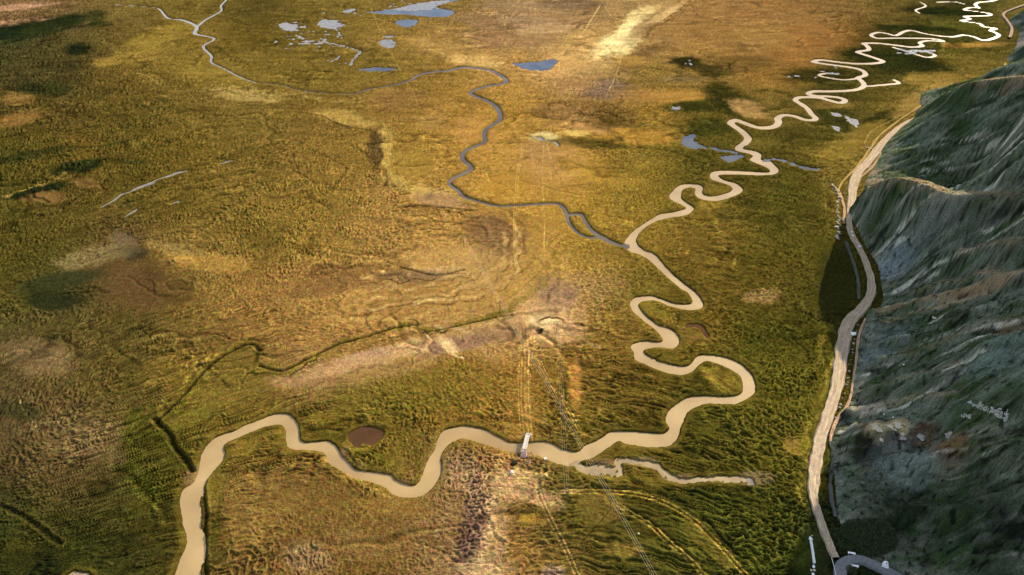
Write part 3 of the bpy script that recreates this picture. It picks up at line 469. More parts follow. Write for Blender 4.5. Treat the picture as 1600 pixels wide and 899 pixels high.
OL, DK, PL = (128,112,32), (70,62,26), (196,150,92)
for pts, w, rgb, k_ in (
 ([(408,552),(395,545),(372,551),(335,574),(300,610),(270,645),(248,664)], 9, (118,104,26), .6), ([(402,535),(372,537),(335,557),(300,590),(262,632),(238,655)], 4, (150,122,38), .7),
 ([(250,665),(262,690),(280,722)], 9, (84,82,20), .7), ([(205,650),(208,700),(222,760),(245,780)], 10, (88,86,20), .6), ([(405,545),(402,560),(398,572),(410,582)], 4, (58,54,22), .8),
 ([(405,574),(440,582),(470,570),(500,553),(530,540),(570,528),(610,515),(650,507),(690,508),(740,500),(790,490),(830,462),(858,430),(872,400)], 7, (148,124,34), .75),
 ([(405,580),(440,588),(475,575),(505,558)], 1.6, (60,56,22), .8), ([(640,500),(665,510),(680,518),(700,516)], 1.6, (60,54,24), .7), ([(520,548),(545,550),(600,535),(650,520),(700,516)], 1.5, (92,64,40), .6),
 ([(700,495),(745,487),(795,470),(835,440),(860,405)], 5, (182,136,70), .5), ([(520,497),(600,499),(650,494),(700,480),(760,455)], 5, (196,152,84), .5), ([(640,478),(670,470),(700,468)], 4, (222,186,126), .7),
 ([(560,440),(620,424),(680,418),(720,410)], 5, (190,146,92), .6), ([(575,442),(640,438),(690,436),(725,424)], 1.6, (84,58,40), .7), ([(430,450),(520,432),(560,430)], 6, (140,98,56), .5),
 ([(596,200),(600,232),(606,262),(624,290),(650,300),(700,300),(735,318)], 6, (186,150,80), .5), ([(588,205),(590,240),(597,270),(615,296)], 5, (98,72,46), .7), ([(622,325),(650,322),(700,330),(740,332)], 2, (80,56,40), .8),
 ([(622,327),(626,314)], 2, (70,56,34), .8), ([(500,178),(530,190),(560,196),(590,196),(598,190)], 4, (172,140,74), .6), ([(500,183),(530,196),(555,200)], 1.6, (86,66,40), .7), ([(610,150),(598,175)], 5, (110,78,48), .5),
 ([(640,130),(700,150),(730,160)], 3, (110,84,36), .4), ([(640,165),(670,160),(700,175),(690,195)], 3, (170,132,66), .4),
 ([(470,175),(500,180)], 6, (90,72,38), .5), ([(350,134),(420,142),(500,155),(560,158)], 7, (166,136,74), .5), ([(245,120),(280,133),(340,142),(420,152),(480,168)], 6, (98,78,40), .45),
 ([(180,105),(215,92),(270,83),(330,75)], 3, (84,64,34), .55), ([(345,80),(365,92),(400,103),(470,112),(540,112)], 3, (80,62,32), .6), ([(160,60),(200,52),(260,46),(290,56)], 5, (140,112,62), .5),
 ([(215,85),(222,100),(228,112)], 3, (80,68,36), .6), ([(290,60),(250,72),(205,90),(185,96)], 3, (96,72,36), .5),
 ([(0,36),(60,30),(130,26),(200,20)], 3, (46,54,32), .6), ([(0,25),(70,22),(130,14)], 2.5, (60,62,36), .5), ([(0,70),(40,62),(90,48),(140,40),(180,38)], 14, (44,54,32), .65),
 ([(0,292),(60,282),(110,262),(160,250),(220,256)], 6, (58,64,30), .75), ([(0,310),(50,296),(110,272)], 4, (160,128,58), .5), ([(0,248),(60,250),(120,234),(200,222)], 6, (60,66,30), .6), ([(10,330),(20,345),(8,360)], 5, (60,64,32), .6), ([(45,306),(75,318)], 3, (46,52,26), .8),
 ([(0,200),(80,205),(150,200)], 5, (70,70,32), .5), ([(0,135),(60,130),(110,140)], 6, (62,64,30), .5), ([(180,165),(260,170),(340,180)], 5, (78,72,34), .5),
 ([(840,505),(880,500),(905,506),(920,515)], 2.5, (92,62,48), .7), ([(852,470),(870,450),(880,435)], 3, (130,94,76), .5), ([(690,505),(735,520),(762,560)], 4, (205,165,128), .55), ([(672,525),(700,545),(722,562)], 2, (218,180,140), .7),
 ([(806,30),(760,45),(700,50),(690,42)], 4, (190,150,100), .5), ([(740,18),(790,26),(850,40)], 4, (196,158,112), .5), ([(745,45),(770,58),(790,66)], 2.5, (110,80,60), .6), ([(700,92),(740,95),(780,106)], 5, (212,168,104), .6), ([(660,78),(700,86),(760,90)], 3, (206,166,104), .5),
 ([(975,50),(985,38),(1010,30)], 3, (236,214,170), .5), ([(930,82),(955,75),(985,72)], 5, (236,212,166), .5), ([(940,88),(960,60),(1000,24)], 3, (240,220,178), .5), ([(880,70),(905,55),(930,48)], 6, (200,156,98), .6), ([(1000,62),(1030,40),(1060,18),(1100,-5)], 3.4, (132,98,44), .8), ([(870,95),(900,88),(925,92)], 6, (212,168,112), .6),
 ([(1290,110),(1270,125),(1225,118)], 6, (72,66,24), .5), ([(1120,128),(1115,150),(1140,178)], 6, (70,70,26), .6), ([(1180,140),(1240,150),(1200,175)], 10, (70,66,24), .5), ([(1100,100),(1130,100),(1145,108)], 4, (64,66,26), .6),
 ([(1240,40),(1180,30),(1120,34)], 8, (166,122,74), .4), ([(1310,30),(1240,22),(1180,14)], 8, (140,104,64), .4), ([(1200,90),(1270,80),(1300,60)], 8, (134,96,54), .4),
 ([(990,225),(1050,236),(1110,240)], 4, (76,66,22), .6), ([(900,175),(940,185),(960,205),(950,230)], 10, (96,76,34), .45), ([(1100,215),(1120,222),(1150,224)], 4, (80,76,26), .6),
 ([(1060,560),(1110,566)], 2, (96,84,28), .3), ([(1112,330),(1130,380),(1150,420)], 3, (150,122,42), .5), ([(1075,512),(1088,513),(1095,520)], 1.2, (60,52,22), .7), ([(1066,535),(1080,530),(1100,530)], 2, (130,102,40), .5),
 ([(1240,560),(1262,640),(1256,700)], 8, (104,96,26), .5), ([(1288,505),(1282,560),(1270,640)], 5, (110,98,26), .6), ([(1300,560),(1280,640),(1264,700),(1256,760),(1262,795)], 3, (128,112,34), .6),
 ([(720,770),(700,790),(690,830)], 3, (160,122,100), .5), ([(778,735),(772,780),(756,840),(740,905)], 4, (200,160,124), .4), ([(850,745),(830,745),(805,742)], 5, (214,170,120), .6), ([(640,705),(660,740),(640,752)], 4, (110,94,28), .5), ([(500,700),(540,712),(580,745)], 3, (150,120,56), .5),
 ([(375,690),(400,682),(440,678)], 4, (110,96,28), .6), ([(352,740),(345,780),(335,860)], 4, (92,84,22), .6), ([(505,712),(545,745),(590,768),(625,785)], 3, (170,134,66), .6), ([(345,720),(330,760),(326,800)], 5, (118,98,28), .6)):
    NT = len(TR); tracks(pts, w*1.1, rgb, min(1, k_*1.35), wob=2.2+float(unp(pts)[:,1].mean())/130); del TR[NT:]
for k in range(9):      # arcs of bare and grassy ground sweeping round the rise in the middle
    o = k*1.0; NT = len(TR)
    tracks([(812-o*6,350+o*4),(822-o*9,400+o*2),(800-o*12,440-o*1),(740-o*9,468-o*3),(650-o*6,478-o*4),(560+o*4,486-o*4)], (2.4, 4.2, 1.8)[k % 3], ((98,68,46),(218,172,116),(120,100,42))[k % 3], .5, wob=7.0); del TR[NT:]
for pts, w, rgb, k_ in (([(845,535),(880,520),(915,525),(935,545)], 3, (212,168,128), .5), ([(830,470),(850,440),(880,425),(910,430)], 4, (180,134,104), .5), ([(905,440),(930,470),(925,510),(900,545)], 4, (196,150,96), .4), ([(440,600),(500,585),(560,565),(640,545),(700,530),(780,520)], 9, (190,144,108), .45),
                        ([(470,610),(540,590),(620,570),(690,556)], 4, (140,102,72), .5), ([(720,350),(760,345),(800,355)], 6, (140,96,66), .55), ([(690,370),(740,372),(790,385)], 3, (104,72,46), .5), ([(700,395),(750,400),(800,410)], 4, (212,166,106), .45)):
    NT = len(TR); tracks(pts, w, rgb, k_*1.2, wob=6.0); del TR[NT:]
L_ = C@np.array([.3, .6, .1]); C *= (np.clip(L_/L0, .35, 1.9)**.42)[..., None]*1.0      # bare silt is much paler, wet sedge much darker
# ---- relief
fade = 1/(1+(CELL/3.0)**2)
ax_, ay_ = X+pn(X/9, Y/9, 31)*2.2, Y+pn(X/9, Y/9, 32)*2.2
an = pn(X/160, Y/160, 33)*.42-.08
u1 = ax_*np.cos(an)+ay_*np.sin(an); v1 = -ax_*np.sin(an)+ay_*np.cos(an)
b1 = np.abs(pn(u1/7.0, v1/2.3, 41)); b2 = np.abs(pn(u1/3.6, v1/1.5, 42)); b4 = np.abs(pn(u1/4.4, v1/3.0, 47)); b3 = pn(X/1.5, Y/1.3, 43)
bigb = np.abs(pn(u1/11, v1/6.5, 44))
clump = np.clip(.75+fbm(X/22, Y/22, 45, 3)*1.3, .15, 1.5)
hum = np.maximum((1-smooth(0, .34, b1))*.95, (1-smooth(0, .24, b4))*.45)+(1-smooth(0, .30, b2))*.36   # narrow grassy crests round dark hollows
Z = amp*(.35+.65*clump)*(hum*1.25*np.clip(1.3-CELL/10, .3, 1)+bigb*(.4+1.3*smooth(2.5, 6, CELL)))+b3*.16*fade
Z += fbm(X/70, Y/70, 46, 3)*.9*np.where(Y > 2500, 0, 1)
tm = np.zeros_like(Z)
for m in TR: np.maximum(tm, m, out=tm)
Z *= 1-tm*.75
# grass tips yellower than gap soil; light on tips and shade in gaps coloured in
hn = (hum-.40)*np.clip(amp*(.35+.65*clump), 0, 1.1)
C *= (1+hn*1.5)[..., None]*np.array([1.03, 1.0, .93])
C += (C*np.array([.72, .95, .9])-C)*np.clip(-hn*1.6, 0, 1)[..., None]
gr = 1.25*np.clip(pn(X/2.2, Y/2.2, 51)+pn(X/.9, Y/.9, 52)*.5*fade, -1, 1)
C *= (1+gr*.28)[..., None]
sp = fbm(X/3.2, Y/2.6, 53, 2)
pk = smooth(.12, .5, sp)*(C[..., 0] > .22)*.5            # purplish dead patches in the dry ground
C += (C.mean(-1, keepdims=True)*np.array([1.15, .92, .88])-C)*(pk*.55)[..., None]
dk = smooth(.05, .45, fbm(X/6, Y/3.2, 54, 3, .65))*np.clip(amp, .2, 1)
C *= (1-dk*.45)[..., None]
mt = smooth(.05, .4, fbm(X/16, Y/13, 63, 4, .62))*smooth(.45, .9, amp)*smooth(330, 520, Y+(GX < 420)*200)*smooth(1300, 1100, GX+wx)    # wet green hollows
C += (C*np.array([.42, .58, .75])-C)*(mt*.6)[..., None]
for (sc_, sd, k_, wd) in ((95, 64, .55, .035), (60, 65, .45, .03), (150, 66, .6, .022)):                      # faint old channels and creases
    f_ = fbm(X/sc_, Y/(sc_*.8), sd, 4, .45); cw = np.clip(wd*(1+CELL*.12), 0, .09)
    ln = (1-smooth(0, 1, np.abs(f_)/cw))*smooth(-.1, .35, pn(X/70, Y/70, sd+5))
    pl = (1-smooth(0, 1, np.abs(f_-cw*1.5)/cw))*smooth(-.1, .35, pn(X/70, Y/70, sd+5))
    C *= (1-ln*k_*.7)[..., None]; C *= (1+pl*.28)[..., None]; Z -= ln*.35; Z += pl*.2
st = fbm(X/38, Y/9, 55, 3)                                # far streaks
C *= (1+st*.45*smooth(450, 800, Y))[..., None]
# banks
wb = np.maximum(.55, .55*np.minimum(CELL, 12))
bank = np.clip(Dall/wb, -1, 1)
zb = .72*(bank-1)
near_w = smooth(0, 5, Dall)
Z = Z*near_w*1.0
Z = np.where(Dall < wb, Z+zb, Z)
lip = np.clip(1-np.abs(Dall-1.8)/1.5, 0, 1)*(np.minimum(CELL, 3) < 2.9)
C += (lin((128,108,34))-C)*(lip*.55)[..., None]
mudm = smooth(.9, -.3, Dall/wb); C += (lin((88,66,38))-C)*(mudm*.85)[..., None]
# sandbars at the left bend and along the inner banks
for (px, py, rx, ry, an_) in ((300,742,10,16,20),(345,702,8,6,0),(945,724,22,6,8),(537,706,6,12,30),(627,755,16,4,20)):
    paint(blob(px, py, rx, ry, an_), (150,112,78), .85)
for pts, w, dep in TRENCH:
    P = catmull(unp(pts), 5); D = fresh(); seg_dist(D, None, P, None, 10)
    D += pn(X/3, Y/3, 61)*w*.35+pn(X/7, Y/7, 62)*w*.3
    m = 1-smooth(w*.3, w*1.5, D); Z -= m*dep; paint(m, (40,38,18), .85)
    m2 = np.clip(1-np.abs(D-w*1.9)/(w*.8), 0, 1); Z += m2*.2; paint(m2, (150,120,48), .2)
for (px, py, rx, ry) in ((1176,748,26,11),(1120,750,30,6),(1060,748,24,6),(1000,722,26,7),(950,730,20,10),(925,735,16,6)): paint(blob(px, py, rx, ry), (158,128,92), .75)
pit = blob(846, 517, 5, 4); Z -= pit*1.2; paint(pit, (80,60,50), .7)
pit = blob(804, 726, 6, 3); Z -= pit*.8; paint(pit, (40,44,24), .8)
# far land beyond the frame rises and falls gently
Z = np.where(GY < -60, Z*.2, Z)
Z = np.where(D_rd < 6, np.where(Z > 0, Z*smooth(.6, 6, D_rd), Z), Z); Z -= .5*smooth(1.2, -.3, D_rd)*(Dall > 2)
K_ALB = .62
lum_ = C.mean(-1, keepdims=True); C += (lum_*np.array([1.08, 1.06, .7])-C)*.17
C *= K_ALB*np.array([.86, .915, .74])*(1+.22*fbm(X/26, Y/26, 57, 3)+.12*pn(X/7, Y/5, 58))[..., None]
C = np.clip(C, .004, .75)

idx = np.arange(NR*NC).reshape(NR, NC)
quads = np.stack([idx[:-1, :-1], idx[:-1, 1:], idx[1:, 1:], idx[1:, :-1]], -1).reshape(-1, 4)
V = np.stack([X, Y, Z], -1).reshape(-1, 3)
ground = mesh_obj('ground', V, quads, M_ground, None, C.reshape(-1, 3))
tag(ground, 'tussocky ochre and green river plain seen from the air', kind='structure')

def water_sheet(name, D, mat, z, label):
    lim = np.maximum(.9, .9*np.minimum(CELL, 12))
    inm = (D < lim); fm = (inm[:-1, :-1] | inm[:-1, 1:] | inm[1:, 1:] | inm[1:, :-1]).ravel()
    q_ = quads[fm]
    if not len(q_): return
    uq, inv = np.unique(q_.ravel(), return_inverse=True)
    v = np.stack([xf[uq], yf[uq], np.full(len(uq), z)], 1)
    tag(mesh_obj(name, v, inv.reshape(-1, 4), mat), label, kind='structure')
WL = {'pale_pool': 'whitish silty pools and braids in the far marsh', 'river': 'beige silt-laden river meandering across the whole plain', 'pond': 'sky-reflecting marsh pools and shallow puddles', 'brown_pond': 'red-brown still pond above the river bend', 'backwater': 'shallow silty backwater right of the footbridge', 'oxbow_pool': 'thin crescent of dark water in an old river bend'}
for i, (nm, D, m, zz) in enumerate(waters):
    lab = WL.get(nm) or ('blue-grey side stream joining the river' if i == 1 else 'pale thin stream and puddles on the left of the plain')
    water_sheet(nm, D, m, zz, lab)

# ------------------------------------------------------------------ mountain side on the right
HC = [ # px py z
 (1376,243,0),(1398,210,0),(1424,190,0),(1450,173,3),(1480,153,32),(1520,132,62),(1560,126,74),(1600,122,84),
 (1372,262,1),(1352,280,0),(1347,300,0),(1343,320,0),(1341,345,0),(1350,368,0),(1362,395,0),(1374,430,0),(1378,462,0),(1366,490,0),(1349,520,0),(1342,560,0),(1335,600,0),(1326,640,0),(1308,680,0),(1304,720,0),(1306,760,0),(1312,800,0),(1322,830,0),(1345,868,0),(1400,878,1),(1440,899,2),
 (1410,268,12),(1460,268,20),(1520,275,28),(1600,290,42),(1440,230,22),(1500,210,42),(1560,200,58),(1600,200,66),(1400,240,9),
 (1362,300,22),(1397,284,44),(1440,290,54),(1482,307,58),(1525,309,66),(1600,311,80),
 (1375,350,18),(1420,380,22),(1460,350,40),(1500,380,46),(1600,360,74),(1560,400,56),(1480,440,28),(1430,455,12),(1405,440,8),
 (1395,484,9),(1440,471,22),(1500,458,38),(1560,440,52),(1600,428,62),
 (1390,520,12),(1450,505,26),(1520,490,42),(1400,570,18),(1450,560,32),(1500,540,44),(1600,500,66),(1600,560,68),(1550,600,56),(1450,615,34),(1380,630,16),(1500,612,44),(1600,640,66),
 (1340,670,10),(1360,664,18),(1405,665,24),(1450,700,26),(1500,700,38),(1600,700,60),(1370,740,12),(1430,770,18),(1520,790,30),(1600,800,46),(1340,780,6),(1360,830,6),(1420,845,9),(1500,870,16),(1600,899,30)]
hp = [(*[float(v) for v in un(a, b, z)], z) for a, b, z in HC]
hp += [(330,200,110),(300,120,80),(420,330,150),(325,490,30),(344,512,40),(368,492,178),(392,502,190),(410,450,175),(450,420,180),(470,520,150),(520,640,130),(560,760,40),(480,760,30),(600,700,120),(430,800,-6),(520,840,-6),(620,900,-6),(400,740,-6),(300,640,-6),(240,560,-6),(220,470,-6),(200,400,-6),(180,350,-6),(150,300,-6),(120,250,-6),(110,200,-6),(110,130,-6),(200,140,12)]  # includes an unseen peak right of frame, shaped to shade the lower road
hp = np.array(hp); CM = 22.0
def kern(r2): return np.sqrt(r2+CM*CM)
dd = ((hp[:, None, :2]-hp[None, :, :2])**2).sum(-1)
A = kern(dd)-np.eye(len(hp))*1.5; n_ = len(hp)
P1 = np.hstack([np.ones((n_, 1)), hp[:, :2]/300])
SYS = np.zeros((n_+3, n_+3)); SYS[:n_, :n_] = A; SYS[:n_, n_:] = P1; SYS[n_:, :n_] = P1.T
wgt = np.linalg.solve(SYS, np.concatenate([hp[:, 2], np.zeros(3)]))
BASEL = np.array([un(a, b) for a, b in [(1345,930),(1322,830),(1306,760),(1304,720),(1326,640),(1342,560),(1366,490),(1374,430),(1350,368),(1343,320),(1352,280),(1376,243),(1424,190),(1450,173)]])
by_, bx_ = BASEL[:, 1], BASEL[:, 0]
RIDGES = [ # crest lines: px py z, width, height
 ([(1362,300,20),(1397,284,44),(1440,290,54),(1482,307,58),(1525,309,66),(1600,311,80)], 9, 7, 1.0),
 ([(1375,490,3),(1400,482,10),(1440,470,22),(1500,457,38),(1560,438,54),(1600,424,64)], 7, 5, 1.0),
 ([(1385,505,7),(1430,492,17),(1480,478,30),(1540,462,44)], 5, 3.5, .8),
 ([(1435,452,18),(1475,441,28),(1515,440,38)], 5, 3, .6),
 ([(1535,428,46),(1565,430,54),(1605,425,64)], 6, 4, .9),
 ([(1505,392,46),(1550,382,58),(1605,373,74)], 6, 4, .6),
 ([(1390,560,16),(1450,540,32),(1510,515,46),(1600,492,66)], 6, 3.5, .3),
 ([(1370,600,14),(1440,585,30),(1500,572,44)], 5, 3, .35),
 ([(1400,632,20),(1440,620,30),(1482,615,42)], 5, 3.5, .5),
 ([(1335,640,6),(1380,637,16)], 5, 3, .7),
 ([(1345,668,12),(1362,664,18),(1385,668,22),(1410,664,25)], 5, 4.5, 1.0),
 ([(1470,745,24),(1520,690,42),(1600,690,58)], 8, 3, .1),
 ([(1450,173,3),(1480,153,32),(1520,132,62),(1560,126,74),(1600,122,84)], 10, 5, .9)]
RW = []
for pts, w, h_, c_ in RIDGES:
    P = np.array([[*[float(v) for v in un(a, b, z)], z] for a, b, z in pts]); RW.append((catmull(P, 5), w, h_, c_))
def rbf(x, y):
    s = wgt[n_]+wgt[n_+1]*x/300+wgt[n_+2]*y/300
    for i in range(n_): s = s+wgt[i]*np.sqrt((x-hp[i, 0])**2+(y-hp[i, 1])**2+CM*CM)
    return s
def pl_dist(x, y, P):
    D = np.full(x.shape, 1e9); ZZ = np.zeros(x.shape)
    for (ax, ay, az), (bx, by, bz) in zip(P[:-1], P[1:]):
        dx, dy = bx-ax, by-ay; t = np.clip(((x-ax)*dx+(y-ay)*dy)/(dx*dx+dy*dy+1e-9), 0, 1)
        d = np.hypot(x-ax-t*dx, y-ay-t*dy); b = d < D; D = np.where(b, d, D); ZZ = np.where(b, az+(bz-az)*t, ZZ)
    return D, ZZ
def hill_h(x, y, full=False):
    x = np.asarray(x, float); y = np.asarray(y, float)
    h = rbf(x, y)
    env = smooth(0, 14, h)
    sx = x*.42+y*.9; tx = x*.9-y*.42                # along the valley / up the slope
    sx = sx+pn(x/45, y/45, 71)*14
    g1 = np.abs(pn(sx/22, tx/75, 72)); g2 = np.abs(pn(sx/9, tx/42, 73)); g3 = np.abs(pn(sx/3.6, tx/20, 74))
    fz = smooth(720, 420, y); h = h+env*((g1-.3)*12*(.55+.45*fz)+((g2-.3)*5.5+(g3-.3)*2.2)*(.1+.9*fz)+fbm(x/16, y/16, 75, 5, .65)*(2.0+1.4*fz)+(.35-np.abs(pn(x/4.5, y/4.5, 79)))*1.6)
    cr = np.zeros_like(h)
    for P, w, a, c_ in RW:
        d, ZC = pl_dist(x, y, P); d = d+pn(x/6, y/6, 76)*w*.25
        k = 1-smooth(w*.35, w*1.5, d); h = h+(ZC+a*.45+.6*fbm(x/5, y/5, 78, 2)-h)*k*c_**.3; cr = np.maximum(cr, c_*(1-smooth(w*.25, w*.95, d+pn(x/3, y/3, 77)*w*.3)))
    if full: return h, g1, g2, g3, cr, sx, tx
    return h
nr, nc = 640, 440
yy = 110*np.exp(np.linspace(0, math.log(930/110), nr)); tt = np.linspace(0, 1, nc)**1.45
bxl = np.interp(yy, by_, bx_); bxl = np.where(yy > by_[-1], bx_[-1]+(yy-by_[-1])*.5, bxl)
HYg = np.repeat(yy[:, None], nc, 1); HXg = (bxl-14)[:, None]+tt[None]*(190+yy*.12)[:, None]
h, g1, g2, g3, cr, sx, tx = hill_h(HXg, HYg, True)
h = np.where(h < .4, np.minimum(h, .4)*1.0-.6, h)
h = np.maximum(h, -3)
edge = smooth(0, .02, tt)[None]; h = h*edge-3*(1-edge)
gravel = lin((120,124,122)); veg = lin((66,84,56)); slate = lin((112,124,112)); crest_sun = lin((176,152,124))
v_ = fbm(HXg/30, HYg/30, 81, 4, .6)
Ch = veg+(slate-veg)*smooth(-.25, .35, v_+(g2-.3)*.9)[..., None]
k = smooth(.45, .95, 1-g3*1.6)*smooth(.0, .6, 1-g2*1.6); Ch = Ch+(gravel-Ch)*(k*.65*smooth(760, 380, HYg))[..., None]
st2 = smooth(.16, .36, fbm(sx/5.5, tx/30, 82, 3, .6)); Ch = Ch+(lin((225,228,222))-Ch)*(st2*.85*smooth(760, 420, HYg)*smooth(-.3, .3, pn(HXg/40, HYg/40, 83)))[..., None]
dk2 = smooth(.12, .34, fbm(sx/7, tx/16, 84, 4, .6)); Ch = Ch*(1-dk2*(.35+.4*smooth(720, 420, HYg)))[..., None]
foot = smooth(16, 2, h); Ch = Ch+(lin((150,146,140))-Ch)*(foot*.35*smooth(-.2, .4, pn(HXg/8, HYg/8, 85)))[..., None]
Ch = Ch+(crest_sun-Ch)*(cr*.75*np.clip(.7+v_, .2, 1))[..., None]  # crest tan stands for sunlit bands, put into the slope colour
def hp_world(px, py):
    """where the sight line through a photo pixel meets the slope"""
    lo, hi = 0.0, 140.0
    zs = np.linspace(140, -2, 285); x, y = un(px, py, zs); hh = hill_h(x, y); i = np.argmax(hh > zs)
    return (float(x[i]), float(y[i]), float(hh[i])) if hh[i] > zs[i] else (*[float(v) for v in un(px, py, 0)], 0.0)
for (px, py, r, rgb, kk) in ((1483,695,7,(140,96,76),.6),(1492,716,7,(104,88,66),.5),(1582,515,8,(140,120,98),.5),(1362,690,10,(40,34,26),.85),(1366,667,4,(206,190,152),.85),(1380,669,3.5,(196,182,150),.8),(1393,667,3.5,(196,180,150),.8),(1406,665,4,(206,186,150),.85),(1378,684,3,(200,184,140),.8),(1411,678,2.5,(206,190,140),.8),(1345,640,5,(176,172,160),.7),(1365,637,5,(180,172,160),.6),(1372,700,9,(40,44,32),.7),(1405,690,7,(66,48,32),.8),(1438,685,7,(90,66,46),.8),(1500,490,7,(74,60,46),.5),(1545,125,9,(140,116,104),.5),(1590,125,9,(150,122,108),.5),(1450,800,22,(30,44,30),.5),(1380,790,20,(38,52,38),.5),(1400,715,14,(140,150,158),.35),(1420,735,12,(135,148,150),.35),(1400,420,14,(132,146,160),.6),(1370,425,9,(140,150,165),.6),(1395,400,12,(120,134,144),.5),(1480,320,14,(125,132,134),.5),(1360,270,9,(168,150,132),.7),(1363,285,8,(160,142,124),.7),(1330,610,6,(120,128,130),.5),(1365,560,12,(112,128,132),.6),(1400,520,12,(112,128,132),.5),(1560,560,14,(120,140,140),.5),(1540,330,18,(80,88,84),.4),(1570,780,16,(36,46,36),.5),(1590,850,20,(30,40,32),.5)):  # pale spots round the crags carry their sunlight in the colour
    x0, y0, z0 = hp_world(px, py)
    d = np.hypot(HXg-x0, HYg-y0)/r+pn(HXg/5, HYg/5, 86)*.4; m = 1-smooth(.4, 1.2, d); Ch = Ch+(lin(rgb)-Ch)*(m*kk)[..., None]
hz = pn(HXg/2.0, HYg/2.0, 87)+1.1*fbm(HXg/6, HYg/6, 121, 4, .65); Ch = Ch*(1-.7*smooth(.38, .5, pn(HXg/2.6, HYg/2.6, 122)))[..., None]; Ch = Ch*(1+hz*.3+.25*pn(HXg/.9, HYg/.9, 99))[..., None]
Ch = np.clip(1.15*(Ch*(1+.28*fbm(sx/1.8, tx/5, 120, 3, .7))[..., None])*.56*np.array([1.02,1.0,.86]), .008, .6)
ih = np.arange(nr*nc).reshape(nr, nc)
hq = np.stack([ih[:-1, :-1], ih[:-1, 1:], ih[1:, 1:], ih[1:, :-1]], -1).reshape(-1, 4)
keep = (h.ravel()[hq] > -2.2).any(1)
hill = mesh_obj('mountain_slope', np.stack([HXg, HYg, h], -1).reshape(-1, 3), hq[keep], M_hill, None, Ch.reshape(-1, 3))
tag(hill, 'steep eroded grey-green mountainside along the right edge', kind='structure')

# the next hill far up the valley, top right
fy = np.linspace(620, 1400, 160); fx = np.linspace(0, 1, 150)
FB = np.array([un(a, b) for a, b in [(1640,135),(1600,118),(1578,104),(1570,92),(1585,72),(1590,50),(1572,32),(1600,14),(1640,2),(1700,-10)]])
fb = np.interp(fy, FB[:, 1], FB[:, 0]); FX = fb[:, None]-8+fx[None]*420; FY = np.repeat(fy[:, None], 150, 1)
t_ = FX-fb[:, None]
fh = t_*.52+np.where(t_ > 3, 1, 0)*(np.abs(pn(FX/30, FY/30, 88))*14+fbm(FX/12, FY/12, 89, 3)*5)*smooth(3, 30, t_)-1.0
fh *= smooth(620, 700, FY)*smooth(1400, 1300, FY); fh = np.minimum(fh, 150)
FC = lin((70,84,66))+(lin((120,128,122))-lin((70,84,66)))*smooth(-.2, .4, fbm(FX/20, FY/20, 90, 4))[..., None]
m = np.exp(-((FX-un(1583,70)[0])**2+(FY-un(1583,70)[1])**2)/14**2); FC = FC+(lin((165,150,145))-FC)*m[..., None]
i2 = np.arange(160*150).reshape(160, 150); q2 = np.stack([i2[:-1, :-1], i2[:-1, 1:], i2[1:, 1:], i2[1:, :-1]], -1).reshape(-1, 4)
tag(mesh_obj('far_hill', np.stack([FX, FY, fh], -1).reshape(-1, 3), q2, M_hill, None, (FC*.6).reshape(-1, 3)), 'dark hill foot at the upper right corner', kind='structure')

# ------------------------------------------------------------------ roads
def ground_z(x, y):
    r = np.clip(np.searchsorted(YR, y)-1, 0, NR-2); ty = (y-YR[r])/(YR[r+1]-YR[r])
    t0 = X[r]; c = int(np.clip(np.searchsorted(t0, x)-1, 0, NC-2)); tx = (x-t0[c])/(t0[c+1]-t0[c])
    return float((Z[r, c]*(1-tx)+Z[r, c+1]*tx)*(1-ty)+(Z[r+1, c]*(1-tx)+Z[r+1, c+1]*tx)*ty)
def road(name, pts, mat, label, z=1.0, nseg=9, rut=True, cols=((205,175,135), (168,138,112)), seed=0, shoulder=.5):
    P = catmull(np.hstack([unp(pts), np.array([[p[2]*mpp(p[1])] for p in pts])]), 14)
    d = np.gradient(P[:, :2], axis=0); d /= np.linalg.norm(d, axis=1)[:, None]; n = np.stack([d[:, 1], -d[:, 0]], 1)
    u = np.array([-1-shoulder/3, -1.03]+list(np.linspace(-1, 1, nseg*2+1))+[1.03, 1+shoulder/3])
    W = P[:, 2][:, None]*.32
    wob = pn(np.arange(len(P))[:, None]/5.0+np.zeros((1, len(u))), u[None]*3+seed, 95+seed)*(.2 if rut else (.6 if z < 1 else .1))
    xx = P[:, 0][:, None]+n[:, 0][:, None]*W*(u[None]+wob); yy2 = P[:, 1][:, None]+n[:, 1][:, None]*W*(u[None]+wob)
    zz = np.full(xx.shape, z)+pn(xx/3, yy2/3, 96)*.22
    if rut: zz -= .16*np.exp(-((np.abs(u[None])-.42)/.12)**2)
    zz[:, 0] = -.5; zz[:, -1] = -.5; zz[:, 1] = z-.1; zz[:, -2] = z-.1
    a, b = lin(cols[0]), lin(cols[1]); k = smooth(-.3, .4, fbm(xx/4, yy2/4, 97, 3)+.25*np.cos(u[None]*9))
    lw = pn(np.arange(len(P))[:, None]/9.0+np.zeros((1, len(u))), u[None]*5+seed, 130); k = np.clip(.45+lw*.8+.35*np.exp(-((np.abs(u[None])-.42)/.13)**2), 0, 1)*.8+k*.2; cc = a+(b-a)*k[..., None]; cc = cc*.80*(1+pn(xx/1.3, yy2/1.3, 98)*.12)[..., None]
    cc = cc*np.where(np.abs(u[None]) < .92, 1, .8)[..., None]
    ii = np.arange(xx.size).reshape(xx.shape); qq = np.stack([ii[:-1, :-1], ii[1:, :-1], ii[1:, 1:], ii[:-1, 1:]], -1).reshape(-1, 4)
    return tag(mesh_obj(name, np.stack([xx, yy2, zz], -1).reshape(-1, 3), qq, mat, None, cc.reshape(-1, 3)), label, kind='structure')
for a_ in ROADS: road(*a_[0], **a_[1])

